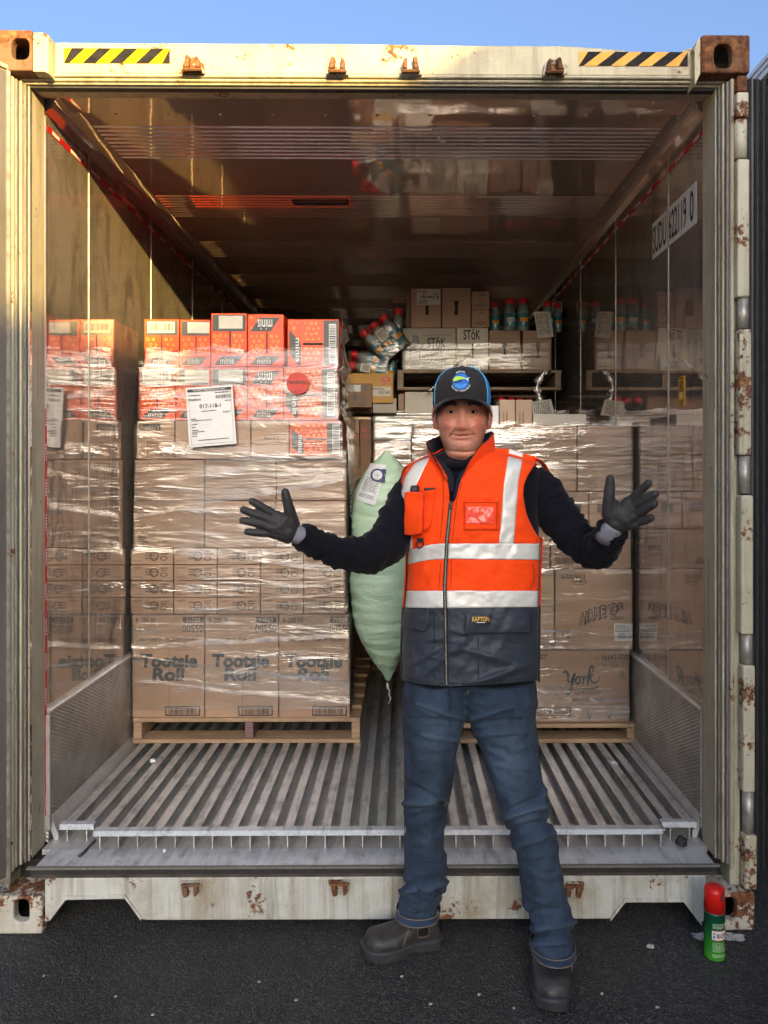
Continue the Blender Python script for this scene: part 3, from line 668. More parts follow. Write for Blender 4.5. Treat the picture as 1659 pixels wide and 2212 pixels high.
def minis(px0, py0, px1, py1, Y, kind, label, seed, dep=.3):
    c = carton(px0, py0, px1, py1, Y, dep, M['minis'], label, 'orange snack cartons on the left pallet', bw=.003)
    y = Y-.0008; w, h = px1-px0, py1-py0
    if kind == 'bar' or kind == 'lab' or kind == 'lab2':
        rects([(px0+4, py0+4, px1-3, py0+h*.34)], y, M['slate'], c, 'printed_panel')
        fx = {'bar': (.10, .88), 'lab': (.26, .97), 'lab2': (.22, .88)}[kind]
        rects([(px0+w*fx[0], py0+6, px0+w*fx[1], py0+h*.29)], y-.0005, M['paper_warm'], c, 'white_label')
        if kind == 'bar': barcode((px0+w*.16, py0+9, px0+w*.82, py0+h*.24), y-.001, M['ink'], c, seed)
    if kind == 'name':
        mb = MB(); mb.add([W(*p, y) for p in [(px0+w*.08, py0+h*.33), (px0+w*.34, py0+h*.07), (px0+w*.88, py0+h*.07), (px0+w*.64, py0+h*.33)]], [(0, 1, 2, 3)]); mb.build('printed_panel', M['slate'], c)
        letter("minis", (px0+w*.28, py0+h*.10, px0+w*.68, py0+h*.30), y-.0005, M['white'], c, .01, flip=True)
        shapes([(px0+3, py0+3, px0+w*.2, py0+h*.3)], y, c, seed+9)
    if kind == 'side':
        rects([(px0+w*.70, py0+3, px0+w*.985, py1-3)], y, M['slate'], c, 'printed_panel')
        rects([(px0+w*.80, py0+h*.10, px0+w*.94, py0+h*.92)], y-.0005, M['paper'], c, 'white_label'); barcode((px0+w*.81, py0+h*.14, px0+w*.93, py0+h*.88), y-.001, M['ink'], c, seed, True)
        mb = MB(); mb.add([W(*p, y) for p in [(px0+w*.04, py0+h*.22), (px0+w*.26, py0+h*.5), (px0+w*.26, py1-2), (px0+w*.22, py1-2), (px0+w*.04, py0+h*.72)]], [(0, 1, 2, 3, 4)]); mb.build('printed_panel', M['slate'], c)
        v, f = textmesh("minis", None, .01); rawmesh('lettering', [W(px0+w*(.16+.09*b), py0+h*(.40+.5*a), y-.0005) for a, b in v], f, M['white'], c)
        rects([(px0+w*.30, py0+h*.50, px0+w*.69, py0+h*.545)], y-.0004, M['gap'], c, 'carton_slot')
        shapes([(px0+w*.30, py0+4, px0+w*.69, py0+h*.48), (px0+w*.30, py0+h*.56, px0+w*.69, py1-4), (px0+3, py0+3, px0+w*.26, py0+h*.3)], y, c, seed)
    else:
        m = .53 if kind != 'bar' else .5
        shapes([(px0+3, py0+h*.37, px0+w*(m-.04), py0+h*.74), (px0+w*(m+.04), py0+h*.37, px1-3, py0+h*.74)], y, c, seed)
        rects([(px0+w*(m-.012), py0+h*.34, px0+w*(m+.02), py0+h*.76)], y-.0004, M['gap'], c, 'carton_slot')
        mb = MB(); mb.add([W(*p, y) for p in [(px0+w*.08, py1-4), (px0+w*.3, py0+h*.80), (px0+w*.9, py0+h*.80), (px0+w*.66, py1-4)]], [(0, 1, 2, 3)]); mb.build('printed_panel', M['slate'], c)
        letter("minis", (px0+w*.26, py0+h*.83, px0+w*.64, py1-6), y-.0005, M['card_cream'], c, .01)
    return c
g = [(311, 689, 387, 792, 'bar', 'orange carton with a barcode label, leftmost in the top row of the left load'), (388, 690, 454.5, 792, 'lab', 'second orange carton from the left in the top row, with a blank white label'),
     (455.5, 676, 533.5, 792, 'lab2', 'taller standing orange carton with a dark framed white label, mid top row'), (534.5, 678, 613.5, 792, 'name', 'orange carton in the top row with its name upside down'), (620.5, 689, 733, 792, 'side', 'wide orange carton at the right end of the top row, barcode on its right')]
for k, (a, b, c_, d, kd, lab) in enumerate(g): minis(a, b, c_, d, YL+.012-.004*(k == 2)+(.004 if k % 2 else 0), kd, lab, k)
g = [(300, 793, 379, 907, 'bar'), (380, 793, 454, 907, 'lab'), (455, 793, 534, 907, 'lab2'), (535, 793, 612, 907, 'name'), (613, 793, 730, 907, 'side')]
wt = ['leftmost wrapped orange carton below the top row', 'second wrapped orange carton below the top row, left of the paper sheet', 'wrapped orange carton partly behind the white document', 'wrapped orange carton between the white document and the red round sticker', 'wrapped orange carton behind the red round sticker']
for k, (a, b, c_, d, kd) in enumerate(g): minis(a, b, c_, d, YL+random.uniform(-.002, .004), kd, wt[k], 20+k)
minis(625.5, 909, 741, 986, YL-.006, 'side', 'lone orange carton set among the brown cartons, under the red round sticker', 40)

# ---- wrapping film
def film(name, label, X0, X1, Yf, dep0, dep1, z0, z1, steps, m, amp=.004, seed=0, nx=120, nz=150, parent=None):
    """a sheet of stretch film round the front of a load. steps: (z, xl, xr, y) outline up the load"""
    zs_ = [s[0] for s in steps]; fl = interp(zs_, [s[1] for s in steps]); fr = interp(zs_, [s[2] for s in steps]); fy = interp(zs_, [s[3] for s in steps])
    rings = []
    for i in range(nz+1):
        z = z0+(z1-z0)*i/nz; xl, xr, y = fl(z), fr(z), fy(z); row = []
        r = .012
        for j in range(nx+1):
            t = j/nx
            if t < .1: q = t/.1; p = Vector((xl, y+r+dep0*(1-q), z)); nn = Vector((-1, 0, 0))
            elif t > .9: q = (t-.9)/.1; p = Vector((xr, y+r+dep1*q, z)); nn = Vector((1, 0, 0))
            else:
                q = (t-.1)/.8; e = min(q, 1-q)*(xr-xl); p = Vector((xl+(xr-xl)*q, y+(r*(1-min(1, e/r))**2), z)); nn = Vector((0, -1, 0))
            s = noise.noise(Vector((p.x*1.7+seed+p.z*.25, p.y*2, p.z*19+seed)))*.5+noise.noise(Vector((p.x*3.1+seed, p.y*3-p.z*1.2, p.z*55)))*.14+noise.noise(Vector((p.x*5-p.z*6+seed, p.y*5, p.z*7+seed)))*.55
            edge = 1.0 if z1-z > .04 else .4
            row.append(p+nn*(amp*(s+.75)*edge))
        w = .014*noise.noise(Vector((seed+3, 0, 1.0)))
        rings.append(row)
    for j in range(nx+1):                            # uneven free edge at the top
        rings[-1][j].z += .022*noise.noise(Vector((rings[-1][j].x*6, seed, 2)))+.01*noise.noise(Vector((rings[-1][j].x*22, seed, 5)))
    mb = MB().loft(rings, False, False)
    o = mb.build(name, m, parent, True)
    if parent is None: tag(o, label, 'plastic wrap')
    return o
def ls(py, pl, pr, y): return (Z_(py, YL), X_(pl, YL)-.003, X_(pr, YL)+.003, y)
film('stretch_wrap', 'clear stretch film wound round the brown and orange boxes at left', 0, 0, 0, .5, 1.0, Z_(1530, YL), Z_(752, YL),
     [ls(1552, 284, 758, YL-.012), ls(1330, 284, 758, YL-.012), ls(1322, 281, 750, YL-.014), ls(1190, 281, 749, YL-.014), ls(1180, 287, 750, YL-.010), ls(1085, 287, 750, YL-.008), ls(915, 292, 744, YL-.013), ls(905, 299, 735, YL-.010), ls(800, 299, 733, YL-.010), ls(785, 309, 735, YL-.004), ls(740, 310, 735, YL-.004)], M['film'], .005, 1)
wrapL = [o for o in bpy.data.objects if o.get('label', '').startswith('clear stretch film wound round the brown and orange')][0]
def band(par, xl, xr, ya, yb, yc, yd, Y, seed, m):
    """one turn of film lying slantwise over the rest, its edges drawn into ropes"""
    rows = []; n = 90
    for j in range(13):
        t_ = j/12; row = []
        for i in range(n+1):
            u = i/n; px = xl+(xr-xl)*u; top = ya+(yb-ya)*u; bot = yc+(yd-yc)*u; py = top+(bot-top)*t_
            e = min(t_, 1-t_); rope = .006*math.exp(-(e/.06)**2); w_ = .004*noise.noise(Vector((u*7+seed, t_*9, seed)))+.003*noise.noise(Vector((u*16, t_*22+u*6, seed+5)))
            py += 5*noise.noise(Vector((u*4+seed, 3, t_*.5))); row.append(W(px, py, Y-rope-w_-.004))
        rows.append(row)
    return MB().loft(rows, False, False).build('film_band', m, par, True)
for k, b_ in enumerate([(300, 733, 770, 800, 850, 905), (290, 748, 1010, 960, 1120, 1040), (288, 750, 1075, 1135, 1190, 1235), (284, 752, 1330, 1290, 1400, 1380), (285, 756, 1420, 1470, 1475, 1520)]): band(wrapL, *b_, YL-.022, 3+k*7, M['film_thin'])
rr_ = []
for k in range(40):
    py = 694+5.6*k; p = W(738+4*math.sin(k*.5)+.05*k, py, YL+.05); row = []
    for q_ in range(7): row.append(p+Vector((.026*noise.noise(Vector((k*.33, q_*.6, 1)))+.010, .035*(q_-3)+.02*noise.noise(Vector((k*.5, q_, 2))), .012*noise.noise(Vector((k*.4, q_*.9, 6))))))
    rr_.append(row)
MB().loft(rr_, False, False).build('loose_film', M['film_thick'], wrapL, True)
# ---- things stuck on the film
sheet = MB(); n = 8
q = [(401, 838), (502, 831), (511, 958), (409, 967)]
yy = YL-.043
def bil(q, a, b): return tuple((q[0][k]*(1-a)+q[1][k]*a)*(1-b)+(q[3][k]*(1-a)+q[2][k]*a)*b for k in (0, 1))
v = []; f = []
for i in range(n+1):
    for j in range(n+1): v.append(W(*bil(q, j/n, i/n), yy-.003*math.sin(j/n*3.1)*math.sin(i/n*2.2)))
for i in range(n):
    for j in range(n): f.append((i*(n+1)+j, i*(n+1)+j+1, (i+1)*(n+1)+j+1, (i+1)*(n+1)+j))
doc = tag(MB().add(v, f).build('document', M['paper'], None, True), 'white printed shipping sheet taped on the film of the left load', 'paper')
def ondoc(rs, m, nm):
    mb = MB()
    for a, b, c_, d in rs: mb.quad(*[W(*bil(q, u, w_), yy-.0048) for u, w_ in ((a, b), (c_, b), (c_, d), (a, d))])
    mb.build(nm, m, doc)
ondoc([(.03, .03, .97, .075)], M['ink'], 'printed_band')
rnd = random.Random(4); ondoc([(.62+.012*k+rnd.uniform(0, .004), .15, .62+.012*k+rnd.choice((.005, .008)), .21) for k in range(27)], M['ink'], 'barcode')
for s, r_ in (("017-118-1", (.27, .29, .72, .36)), ("Frankford", (.06, .18, .30, .225)), ("INTERNATIONAL", (.08, .545, .52, .57)), ("DANDY", (.76, .43, .92, .46)), ("FOR HEAT TREATED PALLET ONLY", (.15, .038, .85, .068))):
    vv, ff = textmesh(s, None, .015); rawmesh('lettering', [W(*bil(q, r_[0]+(r_[2]-r_[0])*a, r_[3]+(r_[1]-r_[3])*b), yy-.0056) for a, b in vv], ff, M['paper'] if 'HEAT' in s else M['ink'], doc)
tl = []
for k, (a, b, c_) in enumerate([(.62, .10, .93), (.08, .125, .3), (.82, .245, .95), (.3, .40, .62), (.08, .52, .18), (.08, .61, .2), (.08, .66, .16), (.08, .71, .22), (.08, .74, .34), (.08, .77, .2), (.08, .81, .18), (.2, .885, .85)]):
    t_ = a
    while t_ < c_: w_ = rnd.uniform(.015, .05); tl.append((t_, b, min(t_+w_, c_), b+.016)); t_ += w_+.01
ondoc(tl, M['ink'], 'small_print'); ondoc([(.05, .08, .054, .96), (.95, .08, .954, .96), (.05, .958, .954, .961)], M['ink'], 'printed_frame')
n = 40; cc = (643, 828); mb = MB()
mb.add([W(cc[0]+24*math.cos(2*math.pi*k/n), cc[1]+24*math.sin(2*math.pi*k/n), YL-.040) for k in range(n)], [tuple(range(n))])
stk = tag(solid(mb.build('round_sticker', simple('sticker_red', srgb(196, 52, 40), .5), None), .0008), 'round red sticker on the wrapped orange cartons', 'sticker')
letter("recdaripy", (621, 820, 665, 832), YL-.0415, M['ink'], stk, .01, .1); letter("6.75", (637, 843, 649, 848), YL-.0415, M['ink'], stk, .01)

# ---- right load
YR = .955
def rc(r, m, label, **k): return carton(*r, YR+k.pop('dy', 0), k.pop('dep', .4), m, label, 'brown cartons of the right load', **k)
rc((890, 1405, 1156, 1560), M['card'], 'brown carton on the right pallet, mostly hidden behind the man')
c = rc((1158, 1405, 1360, 1560), M['card'], 'brown carton with a dark script name, bottom right on the right pallet')
y = YR-.0008
def stroke(pts, w, Y, m, parent, name='lettering', n=26):
    """a brush stroke: w half width (px) along the way"""
    P = crom(pts, n); ws = [float(np.interp(k/(n-1), np.linspace(0, 1, len(w)), w)) for k in range(n)]; L = []
    for i in range(n):
        d = P[min(i+1, n-1)]-P[max(i-1, 0)]; d = d/max(np.hypot(*d), 1e-6); L.append((P[i]+np.array([-d[1], d[0]])*ws[i], P[i]-np.array([-d[1], d[0]])*ws[i]))
    mb = MB()
    for a, b in zip(L[:-1], L[1:]): mb.quad(W(*a[0], Y), W(*b[0], Y), W(*b[1], Y), W(*a[1], Y))
    return mb
def yk(x, y_): return (1146+x*.1619, 1235.5+y_*.1619)         # pixels of the zoomed photograph 8
mbs = MB()
for pts, w in [([(432, 1350), (460, 1325), (492, 1345), (505, 1400), (500, 1450), (530, 1470), (570, 1410), (592, 1345)], [1, 2.4, 2.8, 2.6, 1.6, 1.8, 2.4, 1.6]),
               ([(590, 1345), (570, 1430), (548, 1520), (530, 1590), (500, 1630), (480, 1625), (478, 1595), (520, 1560), (580, 1535)], [2.4, 2.6, 2.6, 2.4, 2.2, 1.6, .9, .6, .4]),
               ([(655, 1395), (615, 1410), (600, 1465), (630, 1488), (662, 1455), (655, 1400), (690, 1395)], [1.6, 2.4, 2.4, 2.2, 2.4, 1.6, .7]),
               ([(690, 1385), (705, 1420), (700, 1500)], [1.4, 2.4, 2]), ([(702, 1440), (735, 1395), (752, 1400)], [1, 2.2, 1.6]),
               ([(790, 1400), (835, 1300), (830, 1255), (800, 1270), (775, 1380), (760, 1510)], [.7, 1.6, 2.2, 2.2, 2.6, 2]),
               ([(770, 1440), (815, 1385), (840, 1375)], [1, 2, 1.5]), ([(795, 1415), (825, 1470), (870, 1475), (910, 1440), (920, 1380)], [1.6, 2.4, 2.2, 1.2, .6]),
               ([(660, 1545), (760, 1560), (850, 1555), (915, 1510)], [.5, 1.6, 2.4, .4])]:
    b = stroke([yk(*p) for p in pts], w, y, None, None); mbs.add(b.v, b.f)
mbs.build('lettering', M['ink_teal'], c)
letter("Feel the sensation.", (1241, 1492, 1300, 1503), y, M['ink_brown'], c, .005, .35, skew=4)
letter("MINT PATTIES", (1236, 1508, 1306, 1515), y, M['ink_brown'], c, .02)
letter("06643-000", (1299, 1413, 1357, 1426), y, M['ink'], c, .008); textlines((1284, 1419, 1298, 1425), y, M['ink_brown'], c, 2, 3)
rects([(1300, 1428, 1357, 1429), (1300, 1445, 1357, 1446), (1300, 1428, 1301, 1446), (1356, 1428, 1357, 1446), (1316, 1428, 1317, 1446)], y, M['ink_brown'], c, 'printed_frame')
textlines((1319, 1430, 1340, 1444), y, M['ink_brown'], c, 4, 8); textlines((1303, 1432, 1314, 1442), y, M['ink_brown'], c, 2, 9); rects([(1344, 1432, 1354, 1433), (1344, 1441, 1354, 1442), (1344, 1432, 1345, 1442), (1353, 1432, 1354, 1442)], y, M['ink_brown'], c, 'printed_frame')
textlines((1340, 1449, 1355, 1467), y, M['ink_brown'], c, 5, 11); textlines((1160, 1412, 1190, 1424), y, M['ink'], c, 2, 12)
rects([(1160, 1527, 1233, 1529), (1160, 1544, 1233, 1546), (1230, 1527, 1233, 1546)], y, M['ink'], c, 'printed_frame'); barcode((1160, 1531, 1228, 1542), y, M['ink'], c, 13); textlines((1172, 1549, 1217, 1552), y, M['ink'], c, 1, 14)
for cx, fl in ((1272, 1), (1317, -1)):
    mb = MB(); mb.add([W(cx+fl*u, v_, y) for u, v_ in [(-5, 1541), (0, 1541), (2, 1545.5), (6, 1544.5), (3.5, 1554), (-4, 1551), (-1, 1549)]], [tuple(range(7))]); mb.build('printed_arrow', M['ink'], c)
    textlines((cx-4-fl*3, 1534, cx+5-fl*3, 1540), y, M['ink_brown'], c, 2, cx)
rc((890, 1230, 1040, 1403), M['card'], 'brown carton left in the second right tier, behind the vest of the man')
rc((1042, 1230, 1197, 1403), M['card2'], 'paler carton beside the vest, left of the carton with bubble lettering')
c = rc((1199, 1229, 1367, 1402.5), M['card'], 'brown carton with outlined bubble lettering and a white barcode label', dy=-.006)
y = YR-.0068
rects([(1212, 1241, 1264, 1249.5)], y, M['ink_brown'], c, 'printed_panel'); letter("PERFETTI", (1215, 1242.5, 1261, 1248), y-.0005, M['card'], c, .015)
def ring(cx, cy, rx, ry, w, Y, m, parent, n=36, name='printed_ring', tilt=0):
    mb = MB()
    for k in range(n):
        p, r = 2*math.pi*k/n, 2*math.pi*(k+1)/n
        mb.quad(W(cx+rx*math.cos(p), cy+ry*math.sin(p), Y), W(cx+rx*math.cos(r), cy+ry*math.sin(r), Y), W(cx+(rx-w)*math.cos(r), cy+(ry-w)*math.sin(r), Y), W(cx+(rx-w)*math.cos(p), cy+(ry-w)*math.sin(p), Y))
    return mb.build(name, m, parent)
ring(1252, 1255.5, 16, 8.5, 1.1, y, M['ink_brown'], c); letter("van Melle", (1240, 1251.5, 1265, 1259.5), y, M['ink_brown'], c, .005, .4)
def bub(s, r_, skew, b0, b1, dz):
    letter(s, r_, y-.0002, M['ink'], c, b0+.02, .0, skew=skew)
    x0, y0, x1, y1 = r_; i_ = 2.3
    letter(s, (x0+i_, y0+i_, x1-i_*1.3, y1-i_*1.1), y-.0008, M['card'], c, b1, .0, skew=skew)
wd_ = "AIRHEADS"; cw = [13.5, 6, 12.5, 13, 11.5, 13, 12.5, 12]; x = 1251
for k, ch in enumerate(wd_):
    yb = 1349-k*3.3; hgt = 29-1.0*abs(k-4)+ (2 if k == 0 else 0); bub(ch, (x, yb-hgt, x+cw[k]+1.6, yb), 0, .085, .022, 0); x += cw[k]
letter("bites", (1318, 1328, 1347, 1339), y, M['ink'], c, .06); letter("bites", (1319, 1329, 1346, 1338), y-.0006, M['card'], c, .0)
for ax in (1216, 1227): rects([(ax-.9, 1363, ax+.9, 1378)], y, M['ink'], c, 'printed_arrow'); decal([(ax-4, 1364.5), (ax, 1359), (ax+4, 1364.5)], y, M['ink'], c, 'printed_arrow', .0003)
rects([(1209, 1377, 1234, 1378.5)], y, M['ink'], c, 'printed_frame')
lb = decal([(1326, 1346), (1366, 1345.5), (1366, 1384), (1327, 1384.5)], y, M['paper'], c, 'white_label', .001)
textlines((1329, 1350, 1364, 1365), y-.0016, M['ink'], lb, 5, 3); barcode((1333, 1367, 1363, 1379), y-.0016, M['ink'], lb, 4)
tr = [((890, 1143, 1188, 1228.5), 'brown carton behind the reflective bands of the vest in the right load', 'card'), ((1190, 1143, 1364, 1228), 'brown carton under the raised right-hand sleeve, with a printed panel and barcode', 'card'),
      ((890, 1062, 1080, 1142), 'brown carton behind the chest of the man in the right load', 'card'), ((1082, 1062, 1271, 1142), 'brown carton beside the black sleeve, printed panel at its right end', 'card'), ((1272.5, 1062, 1365, 1142), 'narrow brown carton behind the raised glove at right', 'card'),
      ((890, 919, 1010, 1061), 'film covered carton printed CANDY, behind the collar of the man', 'card2'), ((1012, 919, 1246, 1061), 'film covered carton in the top right tier beside his head', 'card'), ((1247.5, 919, 1366, 1061), 'film covered carton at the top right corner of the right load', 'card')]
for r_, lab, m in tr:
    c = rc(r_, M[m], lab, dy=random.uniform(-.003, .003)); y = YR-.0044
    if r_[0] == 1190: rects([(1318, 1178, 1344, 1190)], y, M['ink_brown'], c, 'printed_panel'); textlines((1320, 1192, 1342, 1200), y, M['ink_brown'], c, 2, 1); barcode((1202, 1204, 1240, 1217), y, M['ink_brown'], c, 2); rects([(1200, 1192, 1240, 1193), (1200, 1218, 1240, 1219), (1200, 1192, 1201, 1219)], y, M['ink_brown'], c, 'printed_frame')
    if r_[0] == 1082: rects([(1230, 1086, 1256, 1104)], y, M['ink_brown'], c, 'printed_panel')
    if r_[0] == 1272.5: rects([(1290, 1088, 1315, 1106)], y, M['ink_brown'], c, 'printed_panel')
    if r_[1] == 919 and r_[0] == 890: letter("CANDY", (902, 922, 942, 934), y, M['ink_brown'], c, .02); rects([(893, 924, 894, 1058)], y, M['ink_brown'], c, 'carton_seam')
    if r_[0] in (1012, 1247.5): rects([(r_[0]+2, 983, r_[2]-2, 983.7)], y, M['ink_brown'], c, 'carton_seam')
film('stretch_wrap', 'clear stretch film wound round the brown cartons at right, behind the man', 0, 0, 0, 1.0, .4, Z_(1556, YR), Z_(912, YR),
     [(Z_(1560, YR), X_(888, YR), X_(1362, YR), YR-.013), (Z_(1408, YR), X_(888, YR), X_(1362, YR), YR-.014), (Z_(1398, YR), X_(888, YR), X_(1369, YR), YR-.016), (Z_(1235, YR), X_(888, YR), X_(1369, YR), YR-.015), (Z_(1225, YR), X_(888, YR), X_(1368, YR), YR-.011), (Z_(910, YR), X_(888, YR), X_(1369, YR), YR-.011)], M['film'], .005, 9)
wrapR = [o for o in bpy.data.objects if o.get('label', '').startswith('clear stretch film wound round the brown cartons at right')][0]
for k, b_ in enumerate([(890, 1368, 925, 960, 1010, 1020), (890, 1368, 1060, 1020, 1130, 1075), (1010, 1366, 1350, 1372, 1398, 1404), (1010, 1360, 1470, 1490, 1530, 1540)]): band(wrapR, *b_, YR-.023, 40+k*7, M['film_thin'])
# ---- small goods on top of the right load
Yt = 1.0; zt = Z_(918, YR)+.001
def onz(px0, px1, py0, Y, dep, z0, m, label, nm='carton', grp=None, cat='box'):
    o = MB().box(X_(px0, Y)+.0006, X_(px1, Y)-.0006, Y, Y+dep, z0, Z_(py0, Y)).build(nm, m); bev(o, .003, 2); return tag(o, label, cat, grp)
for k, (a, b) in enumerate([(1079, 1113), (1114, 1149.5)]):
    c = onz(a, b, 863, Yt, .12, zt, M['card2'], ['small pale carton beside the ear of the man, left one of a pair', 'small pale carton on the right load, right one of a pair'][k], grp='pair of small pale cartons on the right load')
    textlines((a+7, 890, a+11, 913), Yt-.0008, M['ink_brown'], c, 14, k); rects([(a+15, 889, a+17, 914)], Yt-.0008, M['ink_brown'], c, 'small_print')
onz(1151, 1267, 894, Yt+.01, .35, zt, M['card_cream'], 'long flat cream carton in film on top of the right load')
o = MB().box(X_(1058, 1.02), X_(1077, 1.02), 1.02, 1.025, zt, Z_(876, 1.02)).build('paper_sheet', M['paper']); tag(o, 'white sheet standing beside the ear of the man on the right load', 'paper')

# ---- second row at the back
YB2 = 2.2
def bk(r, m, label, Y=YB2, dep=.4, grp='cartons at the back of the container', **k): return carton(*r, Y, dep, m, label, grp, **k)
zr2 = 895
bk((806, 892, 934, 950), M['card_cream'], 'film covered pale carton behind the green bag, upper one', )
bk((806, 951, 934, 1100), M['card2'], 'film covered pale carton behind the green bag, lower one')
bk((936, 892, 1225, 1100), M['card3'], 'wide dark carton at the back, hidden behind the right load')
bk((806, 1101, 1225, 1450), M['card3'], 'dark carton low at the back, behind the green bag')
film('stretch_wrap', 'shiny stretch film round the pale cartons behind the green bag', 0, 0, 0, .3, .3, Z_(1200, YB2), Z_(884, YB2), [(Z_(1300, YB2), X_(803, YB2), X_(1228, YB2), YB2-.02), (Z_(880, YB2), X_(803, YB2), X_(1228, YB2), YB2-.02)], M['film_thick'], .016, 17)
bk((752, 905, 776, 1030), M['card'], 'tall brown carton in the dark gap right of the left load')
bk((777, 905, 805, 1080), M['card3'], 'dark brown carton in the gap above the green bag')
rects([(783, 922, 790, 926), (784, 929, 792, 933), (786, 936, 790, 948)], YB2-.002, M['red'], bpy.data.objects[[o.name for o in bpy.data.objects if o.get('label', '').startswith('dark brown carton in the gap')][0]], 'red_print')
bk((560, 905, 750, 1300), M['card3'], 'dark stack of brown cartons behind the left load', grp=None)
bk((757, 1031, 800, 1200), M['card2'], 'pale labelled carton low in the gap behind the green bag')
# yellow carton, dark little carton, wrapped ones
c = bk((756, 806, 850, 871), M['card_yellow'], 'yellow cardboard tray with bottles lying on it', 2.1, .35); y = 2.1-.0008
ring(833, 819, 12, 6, 2.4, y, M['red'], c); letter("Palmer", (824, 815, 843, 822), y-.0003, M['red'], c, .02); textlines((826, 827, 842, 832), y, M['red'], c, 2, 7)
lb = decal([(797, 835), (845, 835), (845, 856), (797, 856)], y, M['paper_warm'], c, 'white_label', .0008); letter("9 817 64 R", (818, 843, 843, 851), y-.0014, M['ink'], lb, .02); textlines((800, 838, 843, 842), y-.0014, M['ink'], lb, 1, 8)
c = bk((757, 828, 804, 880), M['card3'], 'small dark carton with a white label, in front of the yellow tray', 2.0, .09); y = 2.0-.0008
rects([(766, 831, 779, 846)], y, M['paper'], c, 'white_label'); rects([(759, 829, 764, 846), (782, 831, 791, 844), (762, 852, 771, 865)], y, M['slate'], c, 'printed_panel'); textlines((774, 853, 792, 866), y, M['slate'], c, 3, 2); barcode((763, 869, 790, 876), y, M['slate'], c, 5)
bk((805, 860, 857, 892), M['card_cream'], 'film wrapped white carton below the yellow tray', 2.12, .35)
bk((874, 846, 936, 892), M['card_cream'], 'film wrapped white carton under the high pallet, beside the cap of the man', 2.17, .35)
bk((860, 850, 873, 889), M['card'], 'crumpled brown carton under the corner of the high pallet', 2.2, .2)
bk((937, 843, 1060, 892), M['card3'], 'dark carton under the high pallet, behind the cap of the man', 2.3, .4)
bk((751, 757, 798, 800), M['card3'], 'dim reddish carton behind the tumbled bottles', 2.9, .3)
bk((756, 871, 804, 893), M['card3'], 'dark tray edge below the small dark carton', 2.15, .3)
# coffee cartons on the high pallet
YU = 2.17; zu = Z_(799, 2.15)+.001
def up(px0, px1, py0, py1, m, label, grp='cartons on the high pallet', Y=YU, dep=.3):
    o = MB().box(X_(px0, Y)+.001, X_(px1, Y)-.001, Y, Y+dep, Z_(py1, Y) if py1 else zu, Z_(py0, Y)).build('carton', m); bev(o, .004, 2); return tag(o, label, 'box', grp)
y = YU-.0008
c = up(868, 985, 708.5, None, M['card_white'], 'wide white coffee carton with a printed bottle, on the high pallet')
letter("ST\u014dK", (923, 728, 963, 753), y, M['ink'], c, .02)
letter("COLD", (931, 758, 957, 764), y, M['ink'], c, .02); letter("BREW", (931, 766, 957, 772), y, M['ink'], c, .02); letter("COFFEE", (921, 774, 965, 783), y, M['ink'], c, .02)
rects([(914, 723, 975, 724)], y, M['ink'], c, 'printed_rule')
mb = MB(); mb.add([W(a, b, y) for a, b in [(891, 724), (904, 724), (904, 731), (908, 745), (908, 789), (887, 789), (887, 745), (891, 731)]], [tuple(range(8))]); bt = mb.build('printed_bottle', M['slate'], c)
rects([(889, 752, 906, 776)], y-.0005, M['card_white'], c, 'printed_panel'); letter("STOK", (890, 755, 905, 763), y-.001, M['ink'], c, .02); textlines((883, 757, 890, 778), y, M['ink_brown'], c, 6, 4); textlines((885, 790, 905, 795), y, M['ink_brown'], c, 2, 5)
c = up(986, 1055, 708, None, M['card_white'], 'narrower white coffee carton on the high pallet, above the cap of the man')
letter("ST\u014dK", (1001, 711, 1038, 734), y, M['ink'], c, .02); rects([(1019, 742, 1023, 774)], y, M['gap'], c, 'carton_slot')
letter("COLD", (1008, 780, 1034, 785), y, M['ink'], c, .02); letter("BREW", (1008, 787, 1034, 791), y, M['ink'], c, .02); letter("COFFEE", (1001, 791.5, 1041, 797), y, M['ink'], c, .02)
for a, b, lab, sx in [(1057, 1124, 'brown carton with a bottle shaped slot right of the white coffee cartons', 1090), (1129, 1192, 'brown carton with a bottle shaped slot at the right end of the high pallet', 1162)]:
    c = up(a, b, 713, None, M['card'], lab)
    mb = MB(); mb.add([W(p, q_, y) for p, q_ in [(sx-5, 741), (sx+5, 741), (sx+4, 750), (sx+2, 757), (sx+4, 773), (sx-4, 773), (sx-2, 757), (sx-4, 750)]], [tuple(range(8))]); mb.build('carton_slot', M['gap'], c); rects([(a+2, 731, b-2, 731.6)], y, M['ink_brown'], c, 'carton_seam')
c = up(887, 953, 623, 708, M['card'], 'brown carton with a white shipping label, upper row above the coffee cartons')
rects([(900.5, 624.5, 951, 658)], y, M['paper_warm'], c, 'white_label'); textlines((903, 627, 938, 631), y-.0006, M['ink'], c, 1, 1); barcode((908, 639, 940, 644), y-.0006, M['ink'], c, 3); letter("R", (943, 638, 949, 646), y-.0006, M['ink'], c, .02); letter("53", (913, 633, 920, 637.5), y-.0006, M['ink'], c, .03); letter("77P1", (935, 633, 946, 637.5), y-.0006, M['ink'], c, .03); textlines((903, 647, 925, 656), y-.0006, M['ink'], c, 4, 2)
rects([(919, 660, 926, 680)], y, M['gap'], c, 'carton_slot')
MB().add([W(846, 654, YU), W(851, 641, YU), W(880, 641, YU), W(873, 654, YU), W(851, 641, YU+.01), W(880, 641, YU+.01)], [(0, 1, 2, 3), (1, 4, 5, 2)]).build('open_flap', M['card3'], c)
sd = MB().box(X_(877, YU+.01), X_(886, YU+.01), YU+.01, YU+.3, Z_(708, YU), Z_(630, YU)).build('carton', M['card3']); bev(sd, .003); tag(sd, 'dark narrow brown carton at the left end of the upper row', 'box', 'cartons on the high pallet')
